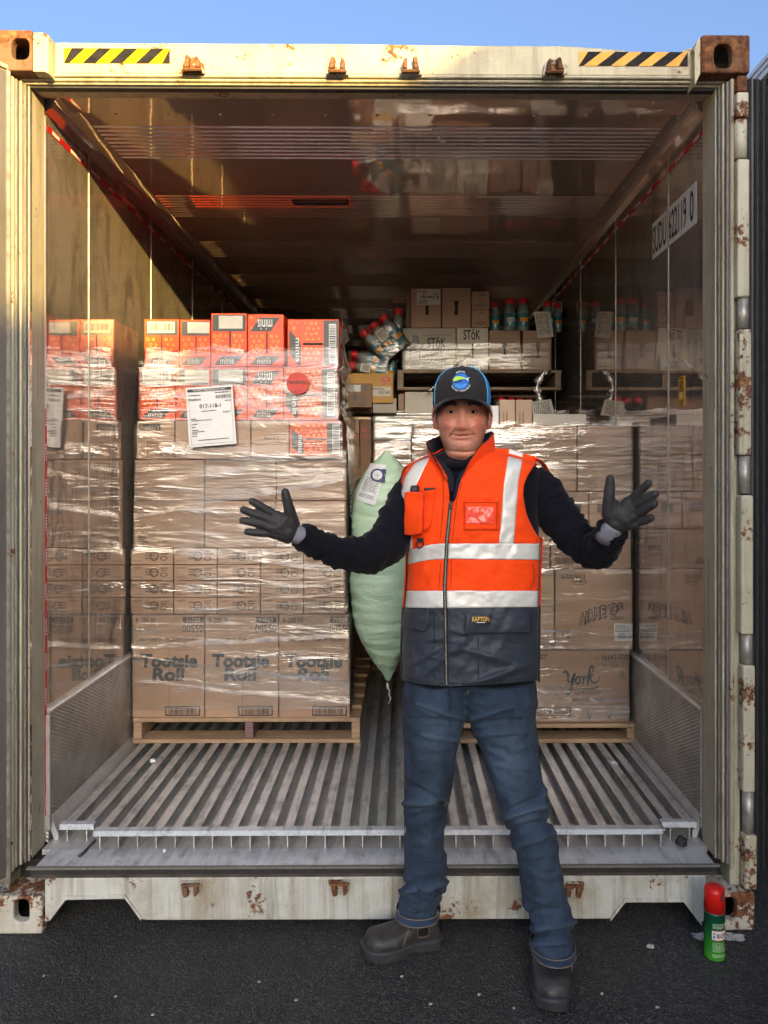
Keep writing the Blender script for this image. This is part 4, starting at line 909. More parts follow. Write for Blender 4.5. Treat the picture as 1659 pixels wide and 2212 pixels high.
c = up(954.5, 1017, 621.5, 708, M['card'], 'plain brown carton with a dark slot, middle of the upper row'); mb = MB(); mb.add([W(a, b, y) for a, b in [(980, 650), (991, 650), (989, 664), (990, 680), (981, 680), (983, 664)]], [tuple(range(6))]); mb.build('carton_slot', M['gap'], c); rects([(956, 648, 1016, 648.6)], y, M['ink_brown'], c, 'carton_seam')
for k, (a, b) in enumerate([(629, 668), (668.5, 707)]):
    c = up(1018.5, 1057, a, b, M['card'], ['small brown carton, upper of two, right end of the upper row', 'small brown carton, lower of two, right end of the upper row'][k]); ring(1037, b-9, 12, 3.4, 1.6, y, M['ink_brown'], c); textlines((1035, a+6, 1052, a+11), y, M['ink_brown'], c, 1, k)
film('stretch_wrap', 'thin stretch film across the coffee cartons on the high pallet', 0, 0, 0, .2, .2, Z_(797, YU), Z_(742, YU), [(Z_(800, YU), X_(868, YU)-.004, X_(1192, YU)+.004, YU-.012), (Z_(700, YU), X_(868, YU)-.004, X_(1192, YU)+.004, YU-.012)], M['film_faint'], .004, 23, nx=80, nz=50)
mb = MB(); P = [W(*p, YU-.05+.02*k) for k, p in enumerate([(925, 846), (960, 815), (1000, 776), (1048, 732)])]
mb.loft([[p+Vector((0, 0, .012)), p+Vector((.01, -.006, .0)), p+Vector((0, 0, -.012)), p+Vector((-.01, .006, 0))] for p in crom(P, 16) for p in [Vector(p)]])
tag(mb.build('film_strand', M['film_thick'], None, True), 'twisted strand of film running slantwise across the coffee cartons', 'plastic wrap')
mb = MB(); P = crom([W(*p, 2.12) for p in [(1182, 800), (1168, 815), (1160, 838), (1165, 856), (1174, 880), (1188, 905)]], 30)
mb.loft([[(p[0]+(.018+.008*math.sin(i*1.1))*math.cos(q_)*(1+.4*math.sin(3*q_+i*.7)), p[1]+.01*math.sin(q_), p[2]+.004*math.sin(2*q_)) for q_ in [2*math.pi*k/10 for k in range(10)]] for i, p in enumerate(P)])
tag(mb.build('film_strand', M['film_thick'], None, True), 'crumpled tail of film hanging down from the right end of the high pallet', 'plastic wrap')

# ---- bottles
M['bottle'] = simple('bottle_blue', (.05, .22, .27, 1), .12, 0, .5, 18); M['bottle_clear'] = simple('bottle_clear', (.20, .26, .27, 1), .1, 0, .5, 25)
M['cap'] = simple('bottle_cap_red', srgb(214, 28, 44), .35, 0, .1, 30)
def bprof(h, r): return [(.0005, 0), (r*.9, 0), (r, .01), (r, h*.55), (r*.95, h*.64), (r*.68, h*.79), (r*.6, h*.82), (r*.6, h*.85)]
def bottle_parts(root, M4, h=.19, r=.03, lab=True):
    """body, label and cap of one bottle under root, placed by matrix M4"""
    def put(mb, nm, m, par): mb.v = [tuple(M4 @ Vector(p)) for p in mb.v]; return mb.build(nm, m, par, True)
    b = put(MB().lathe(bprof(h, r), (0, 0, 0), 14), 'bottle', M['bottle_clear'], root)
    put(MB().lathe([(r*1.01, h*.12), (r*1.02, h*.13), (r*1.02, h*.52), (r*1.01, h*.53)], (0, 0, 0), 14), 'bottle_label', M['bottle'], b)
    put(MB().lathe([(.0005, h*.835), (r*.78, h*.835), (r*.80, h*.85), (r*.76, h*.97), (r*.66, h), (.0005, h)], (0, 0, 0), 14), 'cap', M['cap'], b)
    mb = MB(); 
    for k in range(7):
        a = -2.2+.2*k; mb.quad(*[(r*1.03*math.cos(q_), r*1.03*math.sin(q_), z) for q_, z in ((a, h*.28), (a+.2, h*.28), (a+.2, h*.40), (a, h*.40))])
    put(mb, 'label_print', M['orange_yellow'] if lab else M['white'], b)
    return b
def pack(label, px, py, Y, rot, nx=3, ny=2, h=.19, r=.03, film_=True, sticker=None):
    c = W(px, py, Y); t = thing('bottle_pack', label, 'bottle pack', tuple(c), 'packs of red capped bottles'); Rm = Matrix.Translation(c) @ rot
    for i in range(nx):
        for j in range(ny): bottle_parts(t, Rm @ Matrix.Translation(((i-(nx-1)/2)*2.04*r, (j-(ny-1)/2)*2.04*r, -h/2)), h, r)
    if film_:
        a, b = nx*r*1.04+.003, ny*r*1.04+.003; ringz = []
        for z in (-h/2-.004, -h/4, 0, h*.22, h*.34): 
            k = 1 if z < h*.3 else .8; ringz.append([Rm @ Vector((a*k*math.copysign(abs(math.cos(q_))**.4, math.cos(q_)), b*k*math.copysign(abs(math.sin(q_))**.4, math.sin(q_)), z+.004*math.sin(3*q_))) for q_ in [2*math.pi*i/28 for i in range(28)]])
        MB().loft(ringz, True, False).build('shrink_film', M['film_thin'], t, True)
    if sticker:
        x0, x1, z0, z1 = sticker; yb = -ny*r*1.04-.006; MB().add([Rm @ Vector(p) for p in ((x0, yb, z0), (x1, yb, z0), (x1, yb, z1), (x0, yb, z1))], [(0, 1, 2, 3)]).build('white_label', M['paper_warm'], t)
        mb = MB(); rnd = random.Random(3)
        for k in range(9): z = z0+(z1-z0)*(.15+.08*k); mb.add([Rm @ Vector(p) for p in ((x0+.006, yb-.001, z), (x1-.006, yb-.001, z), (x1-.006, yb-.001, z+.002*rnd.uniform(.5, 1.4)), (x0+.006, yb-.001, z+.002))], [(0, 1, 2, 3)])
        mb.build('barcode', M['ink'], t)
    return t
Yb = 2.16
pack('tilted pack of red capped bottles with a barcode sticker, tumbling left of the coffee cartons', 829, 732, Yb, Matrix.Rotation(R(-38), 4, 'Y') @ Matrix.Rotation(R(8), 4, 'X'), 3, 2, .235, .036, True, (-.03, .03, -.01, .06))
pack('pair of upright red capped bottles leaning on the coffee cartons', 858, 711, Yb+.02, Matrix.Rotation(R(4), 4, 'Y'), 1, 2, .235, .034, True)
pack('pack of red capped bottles lying on its side on the yellow tray', 797, 787, Yb+.02, Matrix.Rotation(R(-78), 4, 'Y'), 2, 2, .23, .034, True, (-.06, -.01, -.02, .04))
pack('dark pack of bottles standing behind the tilted pack', 833, 795, Yb+.16, Matrix.Rotation(R(8), 4, 'Y'), 2, 2, .2, .034, False)
for k, (px, py, lab) in enumerate([(1069, 653, 'single dim bottle right of the small brown cartons'), (1101, 645, 'red capped bottle on the brown slotted carton, left of a touching pair'), (1130, 645, 'red capped bottle on the brown slotted carton, right of a touching pair'), (1183, 652, 'red capped bottle behind the hanging white labels'), (1204, 655, 'red capped bottle beside the right wall, behind a label')]):
    Y = YU+.05+(.05 if k in (0, 4) else 0); top = W(px, py, Y); z0 = Z_(713, YU)+.001; h = top.z-z0
    t = thing('bottle', lab, 'bottle', (top.x, Y, z0), 'red capped bottles on the high pallet'); bottle_parts(t, Matrix.Translation((top.x, Y, z0)), h, (.03, .037, .037, .036, .03)[k], k % 2 == 0)
def hang(poly, Y, label, seed):
    o = decal(poly, Y, M['paper_warm'], None, 'paper_label', .001); tag(o, label, 'label', 'white paper labels at the back')
    (x0, y0), (x1, y1), (x2, y2), (x3, y3) = poly; rnd = random.Random(seed); mb = MB()
    for k in range(9):
        u = .10+.09*k; t_ = .08; hh = rnd.choice((.035, .035, .05, .075))
        while t_ < .85:
            w_ = rnd.choice((.02, .03, .05, .09)) if hh < .06 else rnd.choice((.015, .02, .03)); q_ = [bil(poly, u, t_), bil(poly, u+hh, t_), bil(poly, u+hh, t_+w_), bil(poly, u, t_+w_)]; mb.quad(*[W(*p, Y-.002) for p in q_]); t_ += w_+rnd.choice((.012, .02, .06))
    mb.build('small_print', M['ink'], o); return o
hang([(1153, 673), (1188, 673), (1196, 727), (1162, 731)], YU-.02, 'white paper label hanging over the edge of the brown slotted carton', 1)
hang([(1179, 654), (1214, 653), (1213, 712), (1180, 712)], YU+.10, 'white paper label stuck upright behind the hanging one, near the right wall', 2)
hang([(1149, 868), (1190, 862), (1199, 897), (1150, 900)], 2.05, 'white shipping label on the bag under the high pallet', 3)
pack('film wrapped bottles lying under the high pallet, right of the cap of the man', 1105, 872, 2.35, Matrix.Rotation(R(80), 4, 'X') @ Matrix.Rotation(R(12), 4, 'Y'), 4, 1, .17, .03, True)
# ------------------------------------------------------------------ green air bag in the gap
def bag_mat():
    t = NT('green_bag')
    w = t.n("ShaderNodeTexWave", {'Scale': 4.2, 'Distortion': 3.5, 'Detail': 2.0, 'Detail Scale': 1.2}, wave_type='BANDS', bands_direction='Z'); t.set(w.inputs['Vector'], t.vec(1, 1, 1.4))
    weave = t.noise(1, 2, .5, t.vec(260, 260, 260)); n = t.noise(9, 4, .6, t.vec(1, 1, 2.2), .8)
    c = t.mix(n, (.40, .58, .38, 1), (.52, .68, .49, 1))
    h = t.math('ADD', t.math('MULTIPLY', w.outputs['Fac'], .22), t.math('ADD', t.math('MULTIPLY', n, 1.0), t.math('MULTIPLY', weave, .03)))
    return t.done(t.pbsdf(c, .34, 0, t.bump(h, .75, .012)))
M['bag'] = bag_mat()
yb = .955
pts = [(832, 972, .004), (822, 985, .03), (800, 1005, .07), (778, 1040, .10), (764, 1085, .125), (757, 1150, .135), (754, 1230, .14), (757, 1300, .14), (764, 1350, .13), (778, 1390, .11), (800, 1430, .075), (822, 1460, .03), (835, 1478, .004)]
rt = [(836, 972), (848, 982), (868, 1005), (880, 1030), (890, 1070), (894, 1150), (894, 1230), (892, 1300), (886, 1350), (880, 1385), (866, 1420), (850, 1450), (839, 1478)]
rings = []
NP = 110
L = crom([(p[0], p[1]) for p in pts], NP); Rr = crom(rt, NP); D_ = [np.interp(k/(NP-1), np.linspace(0, 1, len(pts)), [p[2] for p in pts]) for k in range(NP)]
for k in range(NP):
    a = W(*L[k], yb); b = W(*Rr[k], yb); cx = (a.x+b.x)/2; hw = (b.x-a.x)/2; z = (a.z+b.z)/2; row = []
    for j in range(40):
        q = 2*math.pi*j/40; s = math.sin(q); c_ = math.cos(q)
        y = yb+.06-D_[k]*s if s > 0 else yb+.06-.9*s*0.9
        wr = .007*noise.noise(Vector((q*1.3, z*14, 3)))+.012*(.3-abs(noise.noise(Vector((q*.7, z*17, 7)))))+.006*(.3-abs(noise.noise(Vector((q*.9, z*40, 9)))))
        row.append((cx+(hw+wr*.6)*math.copysign(abs(c_)**.75, c_), y-wr*min(1, D_[k]*12), z+.004*noise.noise(Vector((q, z*9, 1)))))
    rings.append(row)
bag = tag(MB().loft(rings).build('air_bag', M['bag'], None, True), 'pale green inflated air bag wedged between the two pallet loads', 'air bag')
def bagf(px, py, off=.006):
    z = Z_(py, yb-.05); k = min(range(NP), key=lambda i: abs(rings[i][0][2]-z)); a = rings[k]; cx = (a[0][0]+a[20][0])/2; hw = abs(a[0][0]-a[20][0])/2
    Y = yb-.05
    for _ in range(4):
        p = W(px, py, Y); u = max(-1, min(1, (p.x-cx)/hw)); s = math.sqrt(max(0, 1-abs(u)**(2/.75))) if abs(u) < 1 else 0; Y = yb+.06-D_[k]*s-off
    return W(px, py, Y)
q = [(800, 992), (841, 1006), (806, 1090), (768, 1076)]
q = [(800, 1000), (835, 1004), (810, 1092), (768, 1078)]
lab_ = MB(); n = 8; v = []; f = []
for i in range(n+1):
    for j in range(n+1): v.append(bagf(*bil(q, j/n, i/n), .012))
for i in range(n):
    for j in range(n): f.append((i*(n+1)+j, i*(n+1)+j+1, (i+1)*(n+1)+j+1, (i+1)*(n+1)+j))
lb = lab_.add(v, f).build('printed_label', M['paper'], bag, True)
def onbag(u0, v0, u1, v1, off=.0135): return [bagf(*bil(q, a, b), off) for a, b in ((u0, v0), (u1, v0), (u1, v1), (u0, v1))]
mb = MB(); rnd = random.Random(6)
for k in range(16):
    v0 = .36+.034*k; t_ = .08; e_ = rnd.uniform(.7, .95)
    if k in (11, 12): continue
    while t_ < e_:
        w_ = rnd.uniform(.04, .12); mb.quad(*onbag(t_, v0, min(t_+w_, .95), v0+.015)); t_ += w_+.03
mb.quad(*onbag(.2, .74, .85, .76)); mb.build('small_print', M['ink'], lb)
mb = MB(); cx, cy = 815, 1026
for rr in ((8.5, 15),):
    for k in range(28):
        p, r = 2*math.pi*k/28, 2*math.pi*(k+1)/28
        mb.quad(*[bagf(cx+ra*math.cos(t_), cy+ra*.95*math.sin(t_), .016) for ra, t_ in ((rr[1], p), (rr[1], r), (rr[0], r), (rr[0], p))])
for bx_ in ((794, 1014, 805, 1024), (824, 1013, 834, 1024), (822, 1026, 832, 1042)):
    mb.quad(*[bagf(a, b, .0145) for a, b in ((bx_[0], bx_[1]), (bx_[2], bx_[1]), (bx_[2], bx_[3]), (bx_[0], bx_[3]))])
mb.build('valve_ring', simple('navy_print', (.03, .045, .12, 1), .5), lb)
vp = bagf(815, 1026, .02); MB().add([bagf(815+11*math.cos(2*math.pi*k/24), 1026+10.5*math.sin(2*math.pi*k/24), .017) for k in range(24)]+[bagf(815+7*math.cos(2*math.pi*k/24), 1026+7*math.sin(2*math.pi*k/24), .023) for k in range(24)], [(k, (k+1) % 24, 24+(k+1) % 24, 24+k) for k in range(24)]+[tuple(range(24, 48))]).build('valve', M['paper'], bag, True)
mb = MB()
for k in range(4):
    mb.quad(*[bagf(815+a, 1026+b, .024) for a, b in ((2.5*math.cos(1.57*k)-1, 2.5*math.sin(1.57*k)-1), (2.5*math.cos(1.57*k)+1, 2.5*math.sin(1.57*k)-1), (2.5*math.cos(1.57*k)+1, 2.5*math.sin(1.57*k)+1), (2.5*math.cos(1.57*k)-1, 2.5*math.sin(1.57*k)+1))])
mb.build('valve_slot', M['ink'], bag)
mb = MB()
for (x, y0, y1) in ((758.5, 1060, 1240),):
    yy_ = y0; rnd = random.Random(2)
    while yy_ < y1: h_ = rnd.uniform(3, 8); mb.quad(*[bagf(a, b, .004) for a, b in ((x-2, yy_), (x+1.5, yy_), (x+1.5, yy_+h_), (x-2, yy_+h_))]); yy_ += h_+rnd.uniform(2, 6)
mb.build('side_print', M['slate'], bag)
MB().tube([W(837, 1475, .9), W(838, 1486, .89), W(842, 1492, .9), W(840, 1500, .89), W(844, 1508, .9), W(839, 1520, .89)], [.006, .005, .003, .003, .0025, .002], 7).build('cord', M['paper_warm'], bag, True)

# ------------------------------------------------------------------ spray can, paint mark, litter
def can():
    p = W(1543, 2066, -.13); Y = CAM.y+(CAM.z*FOC)/(2068-VPY); x = X_(1543, Y); r = .0315
    t = thing('spray_can', 'green aerosol spray can with red cap standing on the asphalt beside the container corner', 'spray can', (x, Y, 0))
    s = 1600/(Y-CAM.y); tp = CAM.z-(1915-VPY)/s
    def grn():
        q_ = NT('can_green'); z_ = q_.n("ShaderNodeSeparateXYZ"); q_.set(z_.inputs[0], q_.pos); f_ = q_.ramp(q_.math('ADD', q_.math('DIVIDE', z_.outputs[2], .18), q_.math('MULTIPLY', q_.noise(25, 3), .10)), [(.12, srgb(64, 150, 44)), (.42, srgb(38, 118, 40)), (.62, srgb(10, 82, 50)), (.9, srgb(6, 62, 48))])
        return q_.done(q_.pbsdf(f_, .25, .0, None, **{'Coat Weight': .4}))
    hb = tp*.655
    MB().lathe([(.0005, .003), (r*.9, .0), (r, .004), (r, .007), (r*.975, .010), (r*.975, hb-.006), (r*.99, hb-.004), (r*.99, hb), (.0005, hb)], (x, Y, 0), 40).build('can_body', grn(), t, True)
    MB().lathe([(r*.96, hb), (r*.96, hb+.004), (.0005, hb+.004)], (x, Y, 0), 32).build('can_rim', M['trim'], t, True)
    prof = [(r*.985, hb+.002), (r*.985, hb+.05), (r*.96, tp-.012), (r*.88, tp-.004), (r*.6, tp), (.0005, tp)]
    cp = MB().lathe(prof, (x, Y, 0), 40).build('cap', simple('can_red', srgb(214, 30, 26), .3, 0, .05), t, True)
    mb = MB(); mb.add([(x+.004+r*.15, Y-r*.9, tp-.004), (x+.012+r*.15, Y-r*.9, tp-.005), (x+.014, Y-r*1.0, tp-.03), (x+.008, Y-r*1.01, tp-.033), (x+.003, Y-r*1.01, tp-.028)], [(0, 1, 2, 3, 4)]); mb.build('cap_slot', simple('slot_red', (.16, .015, .012, 1), .5), cp)
    def cyl(z0, z1, a0, a1, m, nm, par, off, n=16):
        mb = MB(); R_ = r*.975+off
        for k in range(n):
            p_, q_ = a0+(a1-a0)*k/n, a0+(a1-a0)*(k+1)/n; mb.quad(*[(x+R_*math.sin(a), Y-R_*math.cos(a), z) for a, z in ((p_, z0), (q_, z0), (q_, z1), (p_, z1))])
        return mb.build(nm, m, par, True)
    cyl(hb*.47, hb*.66, -.62, 1.5, M['white'], 'white_label', t, .0006)
    cyl(hb*.455, hb*.47, -.62, 1.5, M['red'], 'label_border', t, .0006); cyl(hb*.66, hb*.675, -.62, 1.5, M['red'], 'label_border', t, .0006)
    v, f = textmesh("BIOSEC", None, .03); rawmesh('lettering', [(x+(r*.975+.0011)*math.sin(-.18+1.35*a), Y-(r*.975+.0011)*math.cos(-.18+1.35*a), hb*(.515+.095*b)) for a, b in v], f, simple('maroon_print', (.22, .02, .03, 1), .5), t)
    cyl(hb*.50, hb*.56, -.52, -.32, simple('blue_print', (.05, .22, .5, 1), .5), 'printed_emblem', t, .001, 4); cyl(hb*.58, hb*.63, -.47, -.34, simple('blue_print2', (.05, .22, .5, 1), .5), 'printed_emblem', t, .001, 4)
    mb = MB(); rnd = random.Random(5); R_ = r*.975+.0007
    for z in [.80, .775, .75, .73, .71, .40, .37, .345, .32, .295, .27, .245, .22, .15, .125, .10]:
        a = -.55; e_ = rnd.uniform(.5, 1.2)
        while a < e_:
            w_ = rnd.uniform(.05, .2); mb.quad(*[(x+R_*math.sin(q_), Y-R_*math.cos(q_), hb*zz) for q_, zz in ((a, z), (a+w_, z), (a+w_, z+.012), (a, z+.012))]); a += w_+.05
    mb.build('small_print', simple('pale_green_print', (.45, .6, .42, 1), .5), t)
    return t
can()
def gpt(px, py):
    Y = CAM.y+CAM.z*FOC/(py-VPY); return (X_(px, Y), Y)
rnd = random.Random(8)
poly = [(1495, 2022), (1510, 2019), (1530, 2020), (1550, 2018), (1580, 2021), (1604, 2025), (1612, 2034), (1600, 2040), (1570, 2036), (1545, 2040), (1520, 2039), (1506, 2034)]
P = [gpt(*p) for p in poly]; Q = []
for (a, b), (c, d) in zip(P, P[1:]+P[:1]):
    for k in range(4): Q.append((a+(c-a)*k/4+rnd.uniform(-.006, .006), b+(d-b)*k/4+rnd.uniform(-.004, .004), .004))
def chip_mat():
    t = NT('worn_white_paint'); f = t.ramp(t.noise(120, 4, .7), [(.40, 0), (.48, 1)])
    return t.done(t.pbsdf(t.mix(f, (.10, .10, .10, 1), (.62, .63, .64, 1)), .6, 0, t.bump(t.noise(150, 4), .6, .003)))
pm = MB().add(Q, [tuple(range(len(Q)))]).build('paint_marking', chip_mat()); tag(pm, 'worn white paint mark on the asphalt behind the spray can', 'paint mark', kind='structure')
def lump(px, py, Y, z, s, m, name, label, cat, seed, gnd=False):
    if gnd: x, Y = gpt(px, py)
    else: x = X_(px, Y)
    bm = bmesh.new(); bmesh.ops.create_icosphere(bm, subdivisions=2, radius=1)
    for v_ in bm.verts:
        k = 1+.35*noise.noise(v_.co*1.6+Vector((seed, 0, 0))); v_.co = Vector((v_.co.x*s[0]*k, v_.co.y*s[1]*k, max(-.8, v_.co.z)*s[2]*k+s[2]*.8))
    me = bpy.data.meshes.new(name); bm.to_mesh(me); bm.free(); me.materials.append(m); o = link(name, me); o.location = (x, Y, z); return tag(o, label, cat)
foam = simple('white_foam', (.8, .8, .8, 1), .7, 0, .1, 40)
def onfloor(py): return CAM.y+(CAM.z-.263)*FOC/(py-VPY)
lump(330, 1640, onfloor(1645), .263, (.014, .012, .009), foam, 'foam_bit', 'white foam bit on the floor rails at left, in front of the left pallet', 'litter', 1)
lump(1326, 1648, onfloor(1652), .263, (.014, .010, .006), foam, 'foam_bit', 'white foam bit on the floor rails at right, near the kick plate', 'litter', 2)
lump(355, 1828, .10, .206, (.006, .006, .006), foam, 'foam_bit', 'tiny white crumb on the threshold below the cut rail ends at left', 'litter', 3)
lump(1472, 1812, .13, .206, (.019, .017, .018), simple('black_lump', (.02, .018, .016, 1), .7, 0, .3, 30, .5, 90), 'rubber_lump', 'black lump under the short rail ends in the right corner of the threshold', 'litter', 4)
lump(1405, 2048, 0, 0, (.012, .010, .004), simple('grey_chip', (.55, .54, .50, 1), .7), 'stone_chip', 'pale flat chip on the asphalt left of the spray can', 'stone', 5, True)
peb = simple('pale_pebble', (.42, .39, .33, 1), .8)
PL = ['between the boots, lower of two', 'just below the toe of the left boot', 'between the boots, nearer the left boot', 'close to the left of the front boot', 'under the left corner casting', 'below the left fork pocket', 'at the bottom edge, left of the middle', 'in front of the sill, left of the boots', 'near the bottom edge, below the left boot', 'right of the front boot', 'near the bottom edge, right of the front boot']
for k, (a, b) in enumerate([(1035, 2150), (868, 2110), (930, 2170), (1110, 2180), (95, 2105), (250, 2150), (330, 2190), (560, 2120), (640, 2160), (1300, 2150), (1420, 2180)]):
    o = lump(a, b, 0, 0, (.004+.002*rnd.random(), .004, .003), peb, 'pebble', 'tiny pale pebble on the asphalt '+PL[k], 'stone', 10+k, True); o['group'] = 'tiny pale pebbles on the asphalt'
tw = MB().tube([(X_(342, .06), .07, .208), (X_(352, .08), .09, .213), (X_(362, .1), .115, .222), (X_(372, .1), .125, .236)], .005, 7).build('rubber_scrap', M['gasket'], None, True); 
tw.location = tw.location+Vector((X_(185, .1)-X_(356, .1), 0, 0)); tag(tw, 'dark twisted scrap at the left end of the rail nosing', 'litter')
# ------------------------------------------------------------------ the man: materials
def cloth(name, col, rough=.85, bs=420, bstr=.25, wr=.0, wv=(9, 9, 14), var=.12, spec=.25, grime=.3):
    t = NT(name)
    n1 = t.noise(7, 5, .6); c = t.mix(t.ramp(n1, [(.3, 0), (.7, 1)]), mul(col, 1-var), mul(col, 1+var)); c = t.mix(t.math('MULTIPLY', t.ramp(t.noise(13, 6, .7), [(.56, 0), (.74, 1)]), grime), c, mul(col, .35))
    h = t.math('ADD', t.math('MULTIPLY', t.noise(bs, 2, .5), .06), t.math('MULTIPLY', t.noise(1, 3, .5, t.vec(*wv), .6), wr))
    return t.done(t.pbsdf(c, rough, 0, t.bump(h, bstr, .01), **{'Specular IOR Level': spec, 'Sheen Weight': .06}))
M['hi_vis'] = cloth('hi_vis_orange', srgb(255, 74, 6), .75, 600, .35, .35, (16, 16, 10), .06); M['navy'] = cloth('navy_canvas', (.028, .036, .052, 1), .55, 500, .35, .5, (6, 6, 9), .15, .4)
M['knit'] = cloth('black_knit', (.0065, .0065, .011, 1), .95, 500, .35, .35, (14, 14, 20), .2, .12); M['collar_in'] = cloth('collar_lining', (.012, .014, .03, 1), .9, 600, .3)
M['glove'] = cloth('grey_glove', (.023, .0225, .025, 1), .62, 500, .35, .2, (40, 40, 40), .35, .4); M['cuff'] = cloth('grey_cuff', (.20, .20, .24, 1), .9, 700, .4)
M['cap_black'] = cloth('cap_twill', (.024, .023, .026, 1), .85, 700, .3, .1); M['cap_blue'] = cloth('cap_mesh', srgb(30, 130, 205), .8, 300, .6, .0, var=.25)
M['cap_seam'] = cloth('cap_piping', srgb(60, 170, 230), .8); M['zip'] = cloth('zip_tape', (.022, .022, .024, 1), .6, 700, .4); M['flap'] = M['navy']
t = NT('reflective_tape')
h_ = t.noise(1, 3, .5, t.vec(7, 7, 11), .5)
M['tape'] = t.done(t.pbsdf(t.mix(t.ramp(t.noise(18, 4), [(.3, 0), (.7, 1)]), (.68, .68, .65, 1), (.76, .755, .72, 1)), .45, .15, t.bump(h_, .3, .012)))
t = NT('clear_window'); M['window'] = t.done(t.pbsdf(srgb(250, 84, 66), .22, 0, t.bump(t.noise(1, 4, .6, t.vec(30, 30, 60)), .35, .004)))
def denim():
    t = NT('denim')
    tw = t.noise(1, 2, .6, t.vec(900, 900, 160)); tw2 = t.noise(1, 2, .6, t.vec(160, 160, 900)); fade = t.noise(5.5, 4, .6, t.vec(1, 1, .55)); blotch = t.noise(26, 5, .65, t.vec(1, 1, .5))
    c = t.mix(t.ramp(t.math('ADD', t.math('MULTIPLY', fade, .7), t.math('MULTIPLY', blotch, .3)), [(.40, 0), (.62, 1)]), (.004, .008, .022, 1), (.036, .064, .118, 1))
    fa = t.n("ShaderNodeAttribute", attribute_name="fade", attribute_type='GEOMETRY').outputs['Fac']; c = t.mix(t.math('MULTIPLY', fa, t.math('MULTIPLY_ADD', blotch, .9, .25)), c, (.10, .155, .225, 1))
    c = t.mix(t.math('MULTIPLY', t.ramp(t.math('MULTIPLY', t.math('ADD', tw, tw2), .5), [(.42, 0), (.62, 1)]), .42), c, (.075, .11, .165, 1))
    h = t.math('ADD', t.math('MULTIPLY', tw, .12), t.math('ADD', t.math('MULTIPLY', t.noise(1, 3, .55, t.vec(11, 11, 26, (R(8), R(12), 0)), .8), .5), t.math('MULTIPLY', blotch, .25)))
    return t.done(t.pbsdf(c, .85, 0, t.bump(h, .8, .012), **{'Specular IOR Level': .2, 'Sheen Weight': .04}))
M['denim'] = denim(); M['hem'] = cloth('denim_hem', (.028, .052, .095, 1), .85, 300, .6, .9, (90, 90, 20), .45); M['thread'] = simple('denim_thread', (.20, .16, .13, 1), .8)
M['boot'] = simple('boot_leather', (.042, .040, .041, 1), .5, 0, .55, 14, .35, 70, .003); M['boot_side'] = simple('boot_elastic', (.018, .016, .016, 1), .8, 0, .3, 50)
M['sole'] = simple('boot_sole', (.034, .037, .041, 1), .6, 0, .35, 30, .35, 90, .002); M['stitch'] = simple('boot_stitch', (.19, .15, .13, 1), .7)
def skin_mat():
    t = NT('skin'); a = t.n("ShaderNodeAttribute", attribute_name="tone", attribute_type='GEOMETRY')
    n = t.mix(1.0, t.ramp(t.noise(230, 4, .6), [(.35, .88), (.65, 1.07)]), t.ramp(t.noise(48, 4, .65), [(.35, (.93, .84, .82)), (.65, (1.04, 1.04, 1.04))]), 'MULTIPLY'); c = t.mix(1.0, a.outputs['Color'], n, 'MULTIPLY')
    h = t.math('ADD', t.noise(420, 3, .6), t.math('MULTIPLY', t.noise(90, 3, .5), .6))
    return t.done(t.pbsdf(c, .46, 0, t.bump(h, .18, .0015), **{'Subsurface Weight': .12, 'Subsurface Radius': (.012, .005, .003), 'Subsurface Scale': 1.0}))
M['skin'] = skin_mat(); M['eye_white'] = simple('eye_white', (.58, .54, .52, 1), .35, spec=.3); M['iris'] = simple('iris', (.009, .007, .006, 1), .7, spec=.05); M['hair'] = simple('grey_hair', (.28, .27, .26, 1), .7, 0, .3, 120, .5, 200); M['brow'] = simple('brow_hair', (.10, .088, .08, 1), .8)

man = thing('person', 'man in orange vest, black gloves and jeans, standing with open arms before the container', 'person', (W(985, 2080, -.2).x, -.2, 0))
YC = -.205                                             # the plane of the body
# ------------------------------------------------------------------ torso surface
TR = [(962, 968, 1036, .055), (975, 950, 1060, .070), (985, 922, 1106, .088), (997, 894, 1148, .104), (1012, 873, 1172, .116), (1040, 864, 1176, .126), (1070, 860, 1172, .132), (1100, 859, 1170, .136), (1150, 868, 1170, .139), (1190, 880, 1169, .142), (1240, 878, 1167, .147), (1290, 875, 1166, .151), (1320, 871, 1165, .152), (1400, 868, 1164, .148), (1490, 868, 1163, .142)]
tl_, trr, tdd = (interp([r[0] for r in TR], [r[k] for r in TR]) for k in (1, 2, 3))
def tring(py): a = W(tl_(py), py, YC); b = W(trr(py), py, YC); return (a.x+b.x)/2, (b.x-a.x)/2, tdd(py)
def torso(px, py, off=0.0, wr=0.0):
    """the point of the front of the trunk seen at (px, py), lifted by off"""
    Y = YC-.12
    for _ in range(6):
        p = W(px, py, Y); pv = VPY-(p.z-CAM.z)*FOC/(YC-CAM.y)        # the level as seen on the body plane
        cx, hw, d = tring(pv); u = max(-1, min(1, (p.x-cx)/hw)); Y = YC-(d*(1-abs(u)**2.5)**(1/2.5))-off
    return W(px, py, Y-wr)
def wrinkle(px, py, k=1.0): return k*(.0055*noise.noise(Vector((px*.012, py*.03, 4)))+.0042*noise.noise(Vector((px*.045+py*.025, py*.018, 9)))+.0020*noise.noise(Vector((px*.09, py*.09, 2))))
